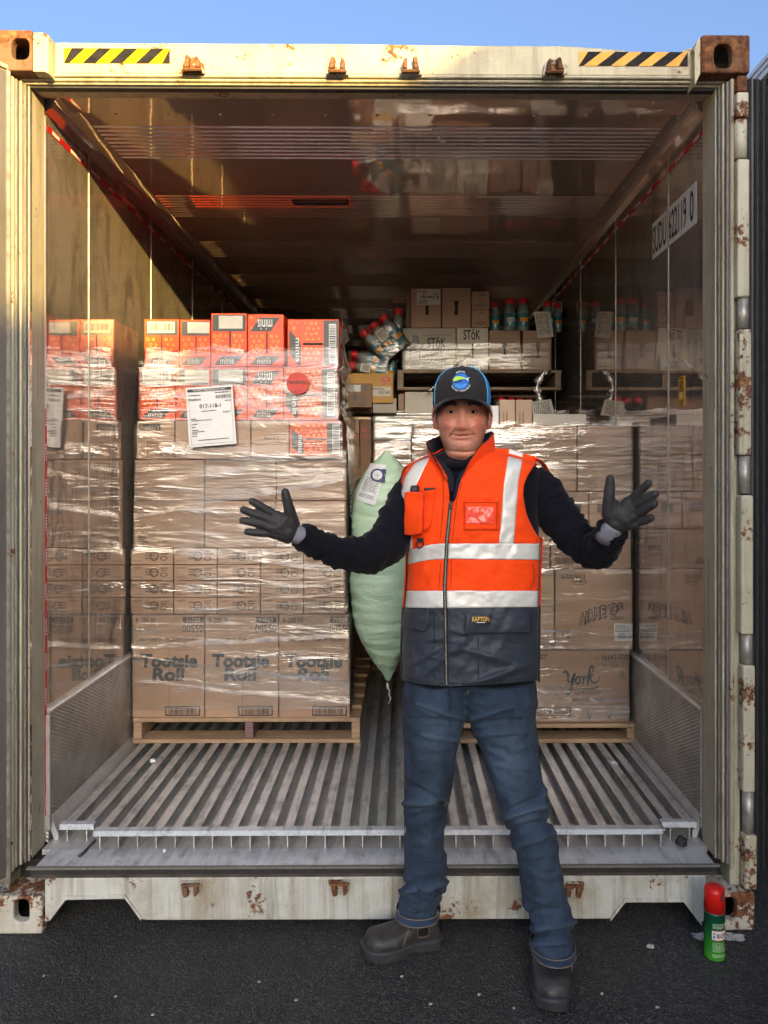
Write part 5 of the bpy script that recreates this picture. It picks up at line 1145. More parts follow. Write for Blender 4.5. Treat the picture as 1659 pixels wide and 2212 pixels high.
def patch(L, Rf, T, B, off, name, m, parent, nu=24, nv=40, wk=1.0, thick=0.0, fold=None):
    rows = []
    for j in range(nv+1):
        row = []
        for i in range(nu+1):
            a, b = i/nu, j/nv; px, py = 1000, 1200
            for _ in range(6):
                px = L(py)+(Rf(py)-L(py))*a; py = T(px)+(B(px)-T(px))*b
            row.append(torso(px, py, off, wrinkle(px, py, wk)+(fold(px, py) if fold else 0)))
        rows.append(row)
    o = MB().loft(rows, False, False).build(name, m, parent, True)
    if thick: solid(o, thick, -1)
    return o
C_ = lambda v: (lambda t: v)
# sweater: a trunk and two sleeves
def armtube(pts, n, seed, amp=.009):
    P = crom([tuple(W(p[0], p[1], p[2]))+(p[3],) for p in pts], n); rings = []; up = Vector((0, 0, 1)); P3 = [Vector(p[:3]) for p in P]
    for i in range(n):
        t_ = (P3[min(i+1, n-1)]-P3[max(i-1, 0)]).normalized(); a = t_.cross(Vector((0, -.35, 1))).normalized(); b = a.cross(t_).normalized(); row = []
        for k in range(36):
            q_ = 2*math.pi*k/36; d = a*math.cos(q_)+b*math.sin(q_)
            w_ = amp*(noise.noise(Vector((i*.42+seed, math.cos(q_)*.9, math.sin(q_)*.9)))+.75*(.5-abs(noise.noise(Vector((i*.55+seed+math.cos(q_)*.8, math.cos(q_)*.9, math.sin(q_)*.9)))))*2-.5)
            row.append(P3[i]+d*(P[i][3]*.955+w_))
        rings.append(row)
    return rings
sw = MB(); rings = []
for py in np.linspace(962, 1455, 60):
    cx, hw, d = tring(py); z = W(1000, py, YC).z
    rings.append([(cx+(hw-.012)*math.copysign(abs(math.cos(q_))**.8, math.cos(q_)), YC-(d-.010)*math.copysign(abs(math.sin(q_))**.8, math.sin(q_)), z) for q_ in (2*math.pi*k/48 for k in range(48))])
sw.loft(rings)
AL = [(905, 1050, -.20, .062), (882, 1085, -.22, .066), (860, 1130, -.25, .065), (838, 1172, -.28, .063), (805, 1192, -.315, .060), (768, 1197, -.345, .052), (728, 1192, -.38, .045), (690, 1178, -.41, .040), (646, 1156, -.440, .037)]
AR = [(1140, 1045, -.20, .064), (1168, 1065, -.205, .069), (1192, 1098, -.215, .067), (1222, 1135, -.235, .063), (1255, 1172, -.26, .060), (1283, 1189, -.29, .056), (1300, 1183, -.33, .052), (1312, 1164, -.378, .047), (1325, 1141, -.416, .0425)]
sw.loft(armtube(AL, 60, 3)); sw.loft(armtube(AR, 60, 8))
# round neck of the jumper
nk = [W(966, 1000, -.30), W(975, 1003, -.318), W(992, 1004, -.325), W(1008, 1000, -.322), W(1022, 990, -.305)]
sw.tube(crom(nk, 20), .010, 10)
sweater = sw.build('sweater', M['knit'], man, True)
# vest
shl = interp([858, 873, 895, 925, 936, 960], [1030, 1013, 998, 986, 984, 992]); shr = interp([1010, 1037, 1060, 1100, 1150, 1166, 1180], [992, 976, 968, 970, 985, 992, 1000])
VL = lambda py: tl_(py)+1.2
Lz = interp([983, 1000, 1027, 1055, 1085, 1168, 1268, 1343, 1481], [937, 951, 966, 969.5, 971, 962.5, 957.5, 959, 961.5]); Rz = interp([975, 990, 1032, 1080, 1088, 1168, 1268, 1343, 1481], [1037, 1017, 997, 983, 976, 968.5, 963.5, 965.5, 967.5])
VR = interp([985, 991, 1010, 1030, 1047, 1067, 1100, 1117, 1140, 1155, 1165, 1180, 1320, 1490], [1166, 1163, 1151, 1139, 1132, 1130, 1135, 1140, 1151, 1160, 1167, 1168, 1164, 1162])
b1t = interp([880, 905, 930, 963, 1170], [1191, 1182, 1176, 1174, 1174]); b1b = interp([880, 905, 930, 963, 1170], [1219, 1213, 1209, 1207, 1209])
b2t = C_(1276); b2b = interp([870, 963, 1170], [1312, 1313.5, 1311]); hem = interp([868, 905, 964, 1040, 1100, 1162], [1469, 1477, 1483, 1480, 1475, 1469])
def vback(p0, p1, n):
  rows = []                                   # the back of the vest, and its shoulders
  for py in np.linspace(p0, p1, n):
    cx, hw, d = tring(py); z = W(1000, py, YC).z; lo = 0 if (py < 1008 or py > 1160) else .8
    rows.append([(cx+(hw+.005)*math.copysign(abs(math.cos(q_))**.8, math.cos(q_)), YC+.004+(d+.010)*abs(math.sin(q_))**.8, z) for q_ in (lo+(math.pi-2*lo)*k/30 for k in range(31))])
  return rows
vest = solid(MB().loft(vback(968, 1312, 40), False, False).build('vest', M['hi_vis'], man, True), .004); solid(MB().loft(vback(1313, 1474, 16), False, False).build('vest_skirt', M['navy'], man, True), .004)
# the outer shoulder rim over the sleeve at right
rim = [W(1163, 990, -.235), W(1176, 999, -.20), W(1186, 1014, -.17), W(1193, 1034, -.15), W(1192, 1060, -.13)]
rimi = [W(1150, 984, -.21), W(1160, 990, -.17), W(1172, 1005, -.14), W(1178, 1030, -.11), W(1176, 1060, -.10)]
solid(MB().loft([[a, b] for a, b in zip(crom(rim, 14), crom(rimi, 14))], False, False).build('vest_shoulder', M['hi_vis'], man, True), .004)
solid(MB().loft([[a, b] for a, b in zip(crom([W(876, 1006, -.235), W(868, 1018, -.20), W(864, 1040, -.17)], 10), crom([W(900, 994, -.21), W(892, 1004, -.16), W(886, 1030, -.12)], 10))], False, False).build('vest_shoulder', M['hi_vis'], man, True), .004)
TV = .008
patch(VL, Lz, shl, b1t, TV, 'vest_front', M['hi_vis'], man, 26, 44, 1.2, .005); patch(Rz, VR, shr, b1t, TV, 'vest_front', M['hi_vis'], man, 34, 44, 1.2, .005)
patch(VL, Lz, b1b, b2t, TV, 'vest_front', M['hi_vis'], man, 20, 16, 1.2, .005); patch(Rz, VR, b1b, b2t, TV, 'vest_front', M['hi_vis'], man, 34, 16, 1.2, .005)
for T_, B_ in ((b1t, b1b), (b2t, b2b)):
    patch(VL, Lz, T_, B_, TV+.0025, 'reflective_band', M['tape'], man, 22, 10, 1.2, .004); patch(Rz, VR, T_, B_, TV+.0025, 'reflective_band', M['tape'], man, 36, 10, 1.2, .004)
    patch(lambda py: VR(py)-4, VR, T_, B_, TV+.004, 'band_side', M['cuff'], man, 2, 8, 1.2)
def nfold(px, py):
    v = 0
    for (x0, y0, x1, y1, a, s) in [(900, 1470, 1000, 1385, .010, 9), (980, 1395, 1130, 1440, .008, 8), (1010, 1480, 1120, 1440, .009, 7), (880, 1440, 950, 1400, .007, 7), (1040, 1475, 1160, 1430, .008, 6), (975, 1360, 1010, 1372, .005, 4), (973, 1385, 1008, 1392, .005, 4), (974, 1408, 1002, 1404, .005, 4), (930, 1420, 962, 1424, .005, 4), (925, 1385, 960, 1378, .004, 4), (880, 1380, 900, 1465, .006, 7)]:
        dx, dy = x1-x0, y1-y0; L2 = dx*dx+dy*dy; t_ = ((px-x0)*dx+(py-y0)*dy)/L2; tc = max(0, min(1, t_)); d = math.hypot(px-x0-dx*tc, py-y0-dy*tc)
        v += a*math.exp(-(d/s)**2)*math.sin(math.pi*(.12+.76*tc))
    return v+.0025*noise.noise(Vector((px*.03, py*.05, 12)))
patch(lambda py: VL(py)-1, Lz, b2b, hem, TV, 'vest_skirt', M['navy'], man, 40, 70, .8, .006, nfold); patch(Rz, VR, b2b, hem, TV, 'vest_skirt', M['navy'], man, 64, 70, .8, .006, nfold)
patch(lambda py: Lz(py)-1, lambda py: Rz(py)+1, C_(1088), lambda px: hem(px)-1, TV+.0045, 'zip', M['zip'], man, 4, 90, 1.2, 0, lambda px, py: nfold(px, py)*.8 if py > 1313 else 0)
mb = MB()
for k in range(90):
    py = 1090+k*4.35; xm = (Lz(py)+Rz(py))/2; p = torso(xm, py, TV+.006, wrinkle(xm, py, 1.2)+(nfold(xm, py)*.8 if py > 1313 else 0)); mb.box(p.x-.0016, p.x+.0016, p.y-.0012, p.y, p.z-.0012, p.z+.0012)
o = mb.build('zip_teeth', M['galv'], man); o['kind'] = 'stuff'
p = torso(974, 1090, .016); bev(MB().box(p.x-.004, p.x+.004, p.y-.004, p.y+.004, p.z-.011, p.z+.010).build('zip_slider', M['ink'], man), .001)
# vertical bands
patch(interp([960, 972, 1042, 1169], [1102, 1100, 1089, 1079]), interp([960, 979, 1042, 1171], [1135, 1131, 1120, 1110]), lambda px: shr(px)-1, lambda px: b1t(px)+1, TV+.002, 'reflective_band', M['tape'], man, 8, 36, 1.2, .003)
patch(interp([990, 1004, 1030, 1067, 1107, 1155, 1190], [900, 893, 874, 865.5, 867, 879, 884]), interp([980, 989, 1040, 1065, 1107, 1155, 1190], [932, 927, 902, 890, 888, 889, 890]), lambda px: shl(px)-1, lambda px: b1t(px)+1, TV+.002, 'reflective_band', M['tape'], man, 8, 36, 1.2, .003)
# pouch with a torch, loop, D ring, window
pk = patch(interp([1060, 1155], [882, 884]), interp([1060, 1085, 1155], [916, 917, 914]), C_(1062), interp([880, 920], [1153, 1150]), TV+.022, 'pouch', M['hi_vis'], man, 10, 20, 1.5, .018)
patch(interp([1060, 1155], [912, 912]), interp([1055, 1155], [941, 927]), interp([912, 941], [1062, 1056]), interp([912, 930], [1149, 1140]), TV+.006, 'pouch_side', M['hi_vis'], man, 8, 16, 2, .004)
patch(C_(882), C_(916), C_(1064), C_(1075), TV+.024, 'pouch_tab', M['hi_vis'], man, 8, 4, 1, .003)
a = torso(896, 1066, .022); b = torso(896, 1050, .020); MB().tube([a, a.lerp(b, .5), b, b+Vector((0, 0, .002))], [.013, .013, .012, .008], 16).build('torch', M['ink'], man, True)
patch(interp([1050, 1062], [916, 916]), C_(940), interp([916, 940], [1054, 1053]), interp([916, 940], [1059, 1056]), TV+.010, 'pouch_opening', M['ink'], man, 6, 3, 0, .004)
mb = MB(); mb.tube(crom([torso(*p, .018) for p in [(900, 1170), (899, 1177), (903, 1183), (910, 1182), (914, 1176), (913, 1169)]], 18), .0022, 8); mb.build('ring_buckle', M['ink'], man, True)
patch(C_(901), C_(914), C_(1162), C_(1171), TV+.013, 'loop', M['zip'], man, 4, 4, 0, .003)
patch(C_(1000), C_(1078), C_(1085), C_(1144), TV+.003, 'window_frame', M['hi_vis'], man, 14, 12, 1.2, .002)
patch(C_(1006), C_(1068.5), interp([1006, 1068], [1093, 1094]), interp([1006, 1068], [1131, 1132]), TV+.005, 'window', M['window'], man, 20, 14, 1.2, .002)
def seam(pts, m=None, off=.0135, r=.0009, nm='seam', n=30):
    return MB().tube([torso(p[0], p[1], off, wrinkle(p[0], p[1], 1.2)) for p in crom(pts, n)], r, 5).build(nm, m or M['hem_or'], man)
M['hem_or'] = cloth('orange_seam', srgb(196, 48, 4), .8)
for pts in [[(1000, 1085), (1078, 1085)], [(1000, 1144), (1078, 1144)], [(1003, 1085), (1003, 1144)], [(1073, 1085), (1073, 1144)], [(998, 1042), (987, 1080), (985, 1100), (977, 1168)], [(955, 1010), (958, 1060), (956, 1110), (950, 1170)], [(1160, 1160), (1158, 1175)], [(952, 1215), (948, 1270)], [(975, 1212), (974, 1272)], [(1150, 1218), (1155, 1245), (1146, 1272)]]: seam(pts)
M['nseam'] = cloth('navy_seam', (.012, .015, .024, 1), .8)
for pts in [[(938, 1318), (938, 1470)], [(1033, 1375), (1034, 1470)], [(873, 1462), (915, 1471), (964, 1476), (1060, 1473), (1160, 1462)], [(1151, 1320), (1146, 1372)]]: seam(pts, M['nseam'])
patch(interp([1318, 1350, 1366], [871.5, 867, 868]), interp([1318, 1345, 1360, 1366], [926, 926, 923, 915]), C_(1318), interp([868, 900, 918, 927], [1353, 1361, 1366, 1360]), TV+.013, 'pocket_flap', M['navy'], man, 14, 12, 1.2, .005)
patch(interp([1326, 1370], [1005, 1005]), interp([1326, 1370], [1143, 1142]), interp([1005, 1143], [1327, 1325]), interp([1005, 1143], [1370, 1366]), TV+.013, 'pocket_flap', M['navy'], man, 26, 12, 1.2, .005)
lb = patch(C_(1016), C_(1060.5), C_(1328.5), C_(1348), TV+.0155, 'brand_label', M['ink'], man, 10, 6, 1.2, .001)
v, f = textmesh("KAPTON", None, .02); rawmesh('lettering', [torso(1020+37*a, 1342-10*b, TV+.0172, wrinkle(1020+37*a, 1342-10*b, 1.2)) for a, b in v], f, simple('gold_thread', srgb(214, 168, 70), .6), lb)
mb = MB()
for k in range(7): mb.quad(*[torso(1030+2.6*k+u, 1343.5+w_, TV+.0172, wrinkle(1030+2.6*k, 1343, 1.2)) for u, w_ in ((0, 0), (2, 0), (2, 1.8), (0, 1.8))])
mb.build('small_print', M['white'], lb)
# collar
cb = [(967, 1040, -.345), (950, 1014, -.325), (932, 1004, -.28), (926, 996, -.22), (944, 986, -.14), (1000, 964, -.105), (1048, 962, -.13), (1068, 964, -.19), (1067, 973, -.25), (1048, 986, -.30), (1020, 1005, -.33), (1000, 1032, -.345)]
ctp = [(962, 1034, -.352), (940, 996, -.335), (924, 968, -.285), (922, 953, -.22), (944, 944, -.135), (1000, 940, -.095), (1046, 936, -.12), (1066, 934, -.185), (1064, 940, -.255), (1046, 957, -.31), (1022, 984, -.338), (1001, 1026, -.35)]
B_ = crom([W(*p) for p in cb], 50); T_ = crom([W(*p) for p in ctp], 50)
cen = np.array(W(998, 970, -.22))
rows = [[B_[k]*(1-s)+T_[k]*s+np.array((0, 0, .002*math.sin(k*1.1)*s)) for s in (0, .33, .66, 1)] for k in range(50)]
MB().loft(rows, False, False).build('collar', M['hi_vis'], man, True)
inner = []
for r_ in rows:
    row = []
    for s_, p in enumerate(r_):
        d = cen-p; d[2] = 0; d /= max(1e-6, np.linalg.norm(d)); row.append(p+d*.005+np.array((0, 0, .0015 if s_ == 3 else 0)))
    inner.append(row)
MB().loft(inner, False, False).build('collar_lining', M['collar_in'], man, True)
# dark lining of the lapels at the neck opening
MB().loft([[W(936, 984, -.295), W(962, 1000, -.300)], [W(950, 1000, -.318), W(972, 1010, -.312)], [W(966, 1028, -.335), W(980, 1030, -.325)], [W(971, 1062, -.345), W(979, 1062, -.336)]], False, False).build('lapel_lining', M['collar_in'], man, True)
MB().loft([[W(1036, 974, -.298), W(1018, 984, -.300)], [W(1017, 990, -.318), W(1004, 1000, -.312)], [W(998, 1030, -.335), W(988, 1032, -.325)], [W(984, 1075, -.345), W(978, 1078, -.336)]], False, False).build('lapel_lining', M['collar_in'], man, True)

# ------------------------------------------------------------------ jeans
LEGR = [(1462, 872, 1020, -.205, .118), (1500, 868, 1012, -.205, .125), (1550, 868, 1006, -.205, .120), (1612, 870, 991, -.215, .098), (1660, 871, 984, -.222, .088), (1700, 872, 978, -.225, .080), (1745, 872, 967, -.222, .074), (1814, 872, 960, -.20, .070), (1871, 872, 968, -.165, .070), (1920, 867, 966, -.135, .064), (1950, 859, 951, -.115, .060), (1974, 857, 947, -.112, .062)]
LEGL = [(1462, 975, 1160, -.205, .118), (1500, 985, 1161, -.205, .125), (1550, 1004, 1160, -.205, .120), (1629, 1040, 1164, -.225, .098), (1686, 1058, 1172, -.24, .088), (1743, 1076, 1183, -.255, .084), (1790, 1093, 1200, -.258, .078), (1830, 1110, 1207, -.25, .073), (1888, 1121, 1217, -.235, .070), (1955, 1129, 1230, -.222, .066), (1985, 1142, 1240, -.218, .064), (2012, 1144, 1236, -.220, .066), (2052, 1150, 1240, -.226, .072)]
def legrings(T, n, k=1.0):
    P = np.array(T, float); out = []
    for py in np.linspace(T[0][0], T[-1][0], n):
        v_ = [np.interp(py, P[:, 0], P[:, c]) for c in range(1, 5)]; a = W(v_[0], py, v_[2]); b = W(v_[1], py, v_[2]); cx, hw = (a.x+b.x)/2, (b.x-a.x)/2*k*.965
        out.append([(cx+hw*math.copysign(abs(math.cos(q_))**.9, math.cos(q_)), v_[2]+v_[3]*k*math.copysign(abs(math.sin(q_))**.9, math.sin(q_)), a.z) for q_ in (2*math.pi*j/40 for j in range(40))])
    return out
jb = MB(); jb.loft(legrings(LEGR, 40)); jb.loft(legrings(LEGL, 46))
me = remesh(jb, .0050, 9)
FOLDS = [(875, 1690, 975, 1745, -.010, 9), (872, 1735, 966, 1728, .009, 8), (880, 1765, 960, 1752, -.006, 7), (1075, 1770, 1195, 1735, .010, 10), (1090, 1800, 1200, 1770, -.010, 9), (1095, 1755, 1170, 1720, -.007, 8), (1110, 1830, 1200, 1800, .007, 8), (868, 1925, 962, 1905, .010, 8), (862, 1905, 960, 1935, -.008, 7), (1150, 2005, 1242, 1992, .011, 8), (1146, 2022, 1236, 2014, -.012, 7), (1146, 2040, 1232, 2036, .009, 8), (1130, 1975, 1220, 1968, -.006, 7),
         (1004, 1556, 900, 1520, .006, 7), (1004, 1560, 890, 1552, -.005, 6), (1010, 1558, 1110, 1525, .006, 7), (1012, 1565, 1130, 1556, -.005, 7), (1015, 1590, 1120, 1580, .005, 7), (995, 1600, 910, 1590, .004, 7), (1180, 1680, 1165, 1760, .006, 7)]
def jfold(co, no):
    s = FOC/(co.y-CAM.y); px = VPX+(co.x-CAM.x)*s; py = VPY-(co.z-CAM.z)*s; v_ = 0
    for (x0, y0, x1, y1, a, w_) in FOLDS:
        dx, dy = x1-x0, y1-y0; t_ = max(0, min(1, ((px-x0)*dx+(py-y0)*dy)/(dx*dx+dy*dy))); d = math.hypot(px-x0-dx*t_, py-y0-dy*t_)
        w_ *= .68
        if d < 3*w_: v_ += 1.9*a*math.exp(-(d/w_)**2)*(.5+.5*math.sin(math.pi*t_))
    v_ += .005*noise.noise(Vector((co.x*9, co.y*9, co.z*16)))+.0085*(.17-abs(noise.noise(Vector((co.x*13+co.z*7, co.y*13, co.z*24)))))+.0040*(.17-abs(noise.noise(Vector((co.x*34-co.z*12, co.y*34, co.z*46)))))
    return v_
fade = []
for v_ in me.vertices:                                   # worn thighs and knees, whiskers, and highlights painted along raised creases
    co = v_.co; s = FOC/(co.y-CAM.y); px = VPX+(co.x-CAM.x)*s; py = VPY-(co.z-CAM.z)*s; f_ = 0
    if v_.normal.y < .25:
        for (x0, y0, sx, sy, a) in [(930, 1590, 34, 66, .62), (1100, 1640, 44, 80, .75), (925, 1722, 30, 36, .5), (1132, 1765, 36, 34, .6), (920, 1800, 26, 50, .25), (1165, 1880, 30, 60, .3)]: f_ += a*math.exp(-((px-x0)/sx)**2-((py-y0)/sy)**2)
        for (x0, y0, x1, y1, a, w_) in FOLDS:
            if a > 0:
                dx, dy = x1-x0, y1-y0; t_ = max(0, min(1, ((px-x0)*dx+(py-y0)*dy)/(dx*dx+dy*dy))); d = math.hypot(px-x0-dx*t_, py-y0-dy*t_); f_ += 40*a*math.exp(-(d/(.6*w_))**2)
    fade.append(min(1, f_))
displace(me, jfold); me.materials.append(M['denim']); fa_ = me.attributes.new('fade', 'FLOAT', 'POINT'); fa_.data.foreach_set('value', fade); jeans = link('jeans', me, man); jeans['label'] = 'dark blue jeans with faded knees'
for T in (LEGR, LEGL):
    P = np.array(T, float); r0 = legrings([[float(np.interp(y_, P[:, 0], P[:, c])) if c else y_ for c in range(5)] for y_ in (P[-1, 0]-14, P[-1, 0]-7, P[-1, 0]+1)], 6, 1.075)
    MB().loft(r0, True, False).build('trouser_hem', M['hem'], jeans, True)
    mb = MB()
    for r_ in (r0[0], r0[-1]): mb.tube([tuple(np.array(p)*1.0) for p in r_]+[r_[0]], .0016, 5)
    mb.build('stitching', M['thread'], jeans)
def jpt(px, py, T, off=.006):
    P = np.array(T, float); v_ = [np.interp(py, P[:, 0], P[:, c]) for c in range(1, 5)]; Y = v_[2]
    for _ in range(4):
        p = W(px, py, Y); a = W(v_[0], py, v_[2]); b = W(v_[1], py, v_[2]); u = max(-1, min(1, (p.x-(a.x+b.x)/2)/((b.x-a.x)/2))); Y = v_[2]-v_[3]*math.sqrt(max(0, 1-u*u))-off
    return W(px, py, Y)
for pts, T in [([(872, 1500), (873, 1600), (874, 1700), (874, 1800), (874, 1880)], LEGR), ([(1000, 1568), (982, 1640), (974, 1710), (955, 1800), (957, 1870), (950, 1930)], LEGR)]:
    MB().tube([jpt(p[0], p[1], T, .004) for p in crom(pts, 40)], .0014, 5).build('stitching', M['denim'], jeans, True)
MB().tube([jpt(p[0], p[1], LEGL, .005) for p in crom([(985, 1484), (990, 1505), (1000, 1520), (1010, 1500), (1013, 1480)], 24)], .0014, 5).build('stitching', M['thread'], jeans, True)
MB().loft([[jpt(970+dx, y_, LEGL if dx > 8 else LEGR, .010) for dx in (0, 5, 10, 15)] for y_ in (1472, 1490, 1510, 1530, 1550, 1562)], False, False).build('fly', M['denim'], jeans, True)

# ------------------------------------------------------------------ boots
def boot(heel, toe, ank, wid, seed):
    """heel, toe: ground points (x, y); ank: centre of the shaft top (x, y, z)"""
    h = Vector((heel[0], heel[1], 0)); t_ = Vector((toe[0], toe[1], 0)); ax = (t_-h); L = ax.length; ax.normalize(); sd = Vector((ax.y, -ax.x, 0))
    #       along, half width, top height
    prof = [(.0, .55, .060), (.03, .78, .085), (.12, .84, .10), (.25, .80, .100), (.38, .80, .086), (.50, .90, .064), (.62, .99, .056), (.75, 1.0, .054), (.86, .93, .058), (.94, .74, .050), (.985, .42, .042), (1.0, .18, .036)]
    PR = np.array(prof); up = MB(); rings = []
    for s in np.linspace(0, 1, 26):
        hw = np.interp(s, PR[:, 0], PR[:, 1])*wid; ht = np.interp(s, PR[:, 0], PR[:, 2]); c = h+ax*(L*(.02+.96*s)); row = []
        for k in range(24):
            q_ = 2*math.pi*k/24; u, w_ = math.cos(q_), math.sin(q_); row.append(c+sd*(hw*math.copysign(abs(u)**.75, u))+Vector((0, 0, .022+(ht-.0)*.5+(ht*.5)*math.copysign(abs(w_)**.85, w_))))
        rings.append(row)
    up.loft(rings); a = Vector(ank); base = h+ax*(L*.27)+Vector((0, 0, .055)); rr = []
    for s in np.linspace(0, 1, 8):
        c = base.lerp(a, s); rx, ry = wid*(.84-.14*s), L*(.185-.045*s); rr.append([c+sd*(rx*math.cos(q_))+ax*(ry*math.sin(q_)) for q_ in (2*math.pi*k/24 for k in range(24))])
    up.loft(rr); me = remesh(up, .005, 7); displace(me, lambda co, no: .0022*noise.noise(co*32+Vector((seed, 0, 0)))+.001*noise.noise(co*90))
    me.materials.append(M['boot']); o = link('boot', me, man); o['label'] = 'scuffed dark leather boot'
    so = MB(); rings = []
    for z, g in ((0, 1.0), (.006, 1.03), (.012, 1.02), (.026, 1.05), (.034, 1.06), (.037, 1.02)):
        row = []
        for k in range(60):
            q_ = 2*math.pi*k/60; s = .5-.5*math.cos(q_); hw = np.interp(s, PR[:, 0], PR[:, 1])*wid*g; side = 1 if math.sin(q_) >= 0 else -1
            lift = (.008 if .30 < s < .46 and z < .008 else 0)+.012*max(0, (s-.8)/.2)**2; row.append(h+ax*(L*(.5+(s-.5)*g))+sd*(side*hw)+Vector((0, 0, z+lift)))
        rings.append(row)
    so.loft(rings); s_ = so.build('sole', M['sole'], o, True)
    mb = MB()
    for k in range(2, 58, 3):
        q_ = 2*math.pi*k/60; s = .5-.5*math.cos(q_); hw = np.interp(s, PR[:, 0], PR[:, 1])*wid*1.045; side = 1 if math.sin(q_) >= 0 else -1; p = h+ax*(L*(.5+(s-.5)*1.045))+sd*(side*hw)
        mb.tube([p+Vector((0, 0, .004)), p+Vector((0, 0, .014))], .0022, 6)
    k_ = mb.build('sole_tread', M['sole'], o); k_['kind'] = 'stuff'
    def surf(s, ang, off=.0015):                 # a point on the vamp
        hw = np.interp(s, PR[:, 0], PR[:, 1])*wid; ht = np.interp(s, PR[:, 0], PR[:, 2]); u, w_ = math.cos(ang), math.sin(ang)
        return h+ax*(L*(.02+.96*s))+sd*((hw+off)*math.copysign(abs(u)**.75, u))+Vector((0, 0, .022+ht*.5+(ht*.5+off)*math.copysign(abs(w_)**.85, w_)))
    def shaft(tz, ang, off=.002):
        c = base.lerp(a, tz); rx, ry = wid*(.84-.14*tz)+off, L*(.185-.045*tz)+off; return c+sd*(rx*math.cos(ang))+ax*(ry*math.sin(ang))
    for sg in (0, math.pi):
        m_ = (lambda q_: q_) if sg == 0 else (lambda q_: math.pi-q_)
        mb = MB(); mb.tube(crom([surf(.54, m_(-.25), .003), surf(.52, m_(.15), .003), surf(.46, m_(.6), .004), shaft(.25, m_(.95), .004), shaft(.6, m_(.80), .003), shaft(1, m_(.75), .003)], 24), .0016, 5)
        mb.tube(crom([shaft(1, m_(.45), .003), shaft(.5, m_(.42), .003), shaft(.1, m_(.25), .004), shaft(.05, m_(-.1), .004), shaft(.1, m_(-.4), .004), shaft(.5, m_(-.55), .003), shaft(1, m_(-.55), .003)], 24), .0016, 5)
        mb.build('boot_seam', M['stitch'], o, True)
        MB().loft([[shaft(tz, m_(q_), .0012+.0006*(i % 2)) for i, q_ in enumerate(np.linspace(-.42, .34, 12))] for tz in np.linspace(.14, 1, 8)], False, False).build('elastic_panel', M['boot_side'], o, True)
    return o
def gp(px, py): return gpt(px, py)
toe = gp(783, 2079); heel = gp(938, 2043)
boot((heel[0]+.012, heel[1]+.02), (toe[0]-.0, toe[1]+.02), tuple(W(905, 1990, -.115)), .052, 1)
t2 = gp(1190, 2203); boot((t2[0]+.068, t2[1]+.295), (t2[0]+.003, t2[1]+.012), tuple(W(1197, 2075, -.205)), .0565, 5)

# ------------------------------------------------------------------ hands in gloves
def hand(palm, fingers, thumb, wrist, name):
    """palm: corner points [(px,py,Y,r)...]; fingers: lists of joints"""
    mb = MB()
    def cap(a, b, ra, rb, n=12):
        A, B = Vector(a), Vector(b); d = (B-A); L = d.length; d.normalize(); pts = []; rs = []
        for s in (-.95, -.7, -.35, 0): pts.append(A+d*ra*s); rs.append(ra*math.sqrt(max(.02, 1-s*s)))
        for s in (.33, .66): pts.append(A.lerp(B, s)); rs.append(ra+(rb-ra)*s)
        for s in (0, .35, .7, .95): pts.append(B+d*rb*s); rs.append(rb*math.sqrt(max(.02, 1-s*s)))
        mb.tube(pts, rs, n)
    for a, b, ra, rb in palm: cap(W(*a[:3]), W(*b[:3]), ra, rb, 14)
    for fg in fingers+[thumb]:
        for (a, b) in zip(fg[:-1], fg[1:]): cap(W(*a[:3]), W(*b[:3]), a[3], b[3])
    me = remesh(mb, .0028, 4, .5); displace(me, lambda co, no: .0007*noise.noise(co*110)+.0006*noise.noise(co*45)); me.materials.append(M['glove']); o = link('glove', me, man)
    MB().tube([W(*p[:3]) for p in wrist], [p[3] for p in wrist], 24, .8).build('glove_cuff', M['cuff'], o, True); return o
Yh = -.445
fi = lambda pts: [(a, b, c, r) for a, b, c, r in pts]
o = hand([((622, 1144, Yh, 0), (598, 1115, Yh-.015, 0), .027, .016), ((622, 1147, Yh, 0), (590, 1125, Yh-.018, 0), .028, .016), ((622, 1149, Yh, 0), (586, 1138, Yh-.018, 0), .027, .0155), ((621, 1154, Yh, 0), (588, 1152, Yh-.012, 0), .025, .014), ((626, 1140, Yh, 0), (616, 1122, Yh-.012, 0), .025, .020), ((612, 1130, Yh-.01, 0), (600, 1138, Yh-.012, 0), .022, .020)],
    [fi([(597, 1113, Yh-.015, .0116), (566, 1095, Yh-.028, .0112), (545, 1083, Yh-.034, .0102)]), fi([(588, 1124, Yh-.018, .0116), (551, 1110, Yh-.03, .0110), (526, 1101, Yh-.036, .0100)]), fi([(585, 1138, Yh-.018, .0112), (549, 1129, Yh-.03, .0106), (524, 1124, Yh-.036, .0100)]), fi([(588, 1152, Yh-.012, .0100), (557, 1151, Yh-.022, .0102), (534, 1148, Yh-.027, .0092)])],
    fi([(632, 1132, Yh-.004, .020), (625, 1100, Yh-.022, .0152), (620, 1080, Yh-.03, .0132), (616, 1063, Yh-.034, .0112)]), [(636, 1152, Yh, .0295), (641, 1154, Yh+.002, .0305), (650, 1158, Yh+.004, .0315), (660, 1163, Yh+.006, .031)], 'glove')
o['label'] = 'dark grey glove with fingers spread, in front of the left load'
Yg = -.425
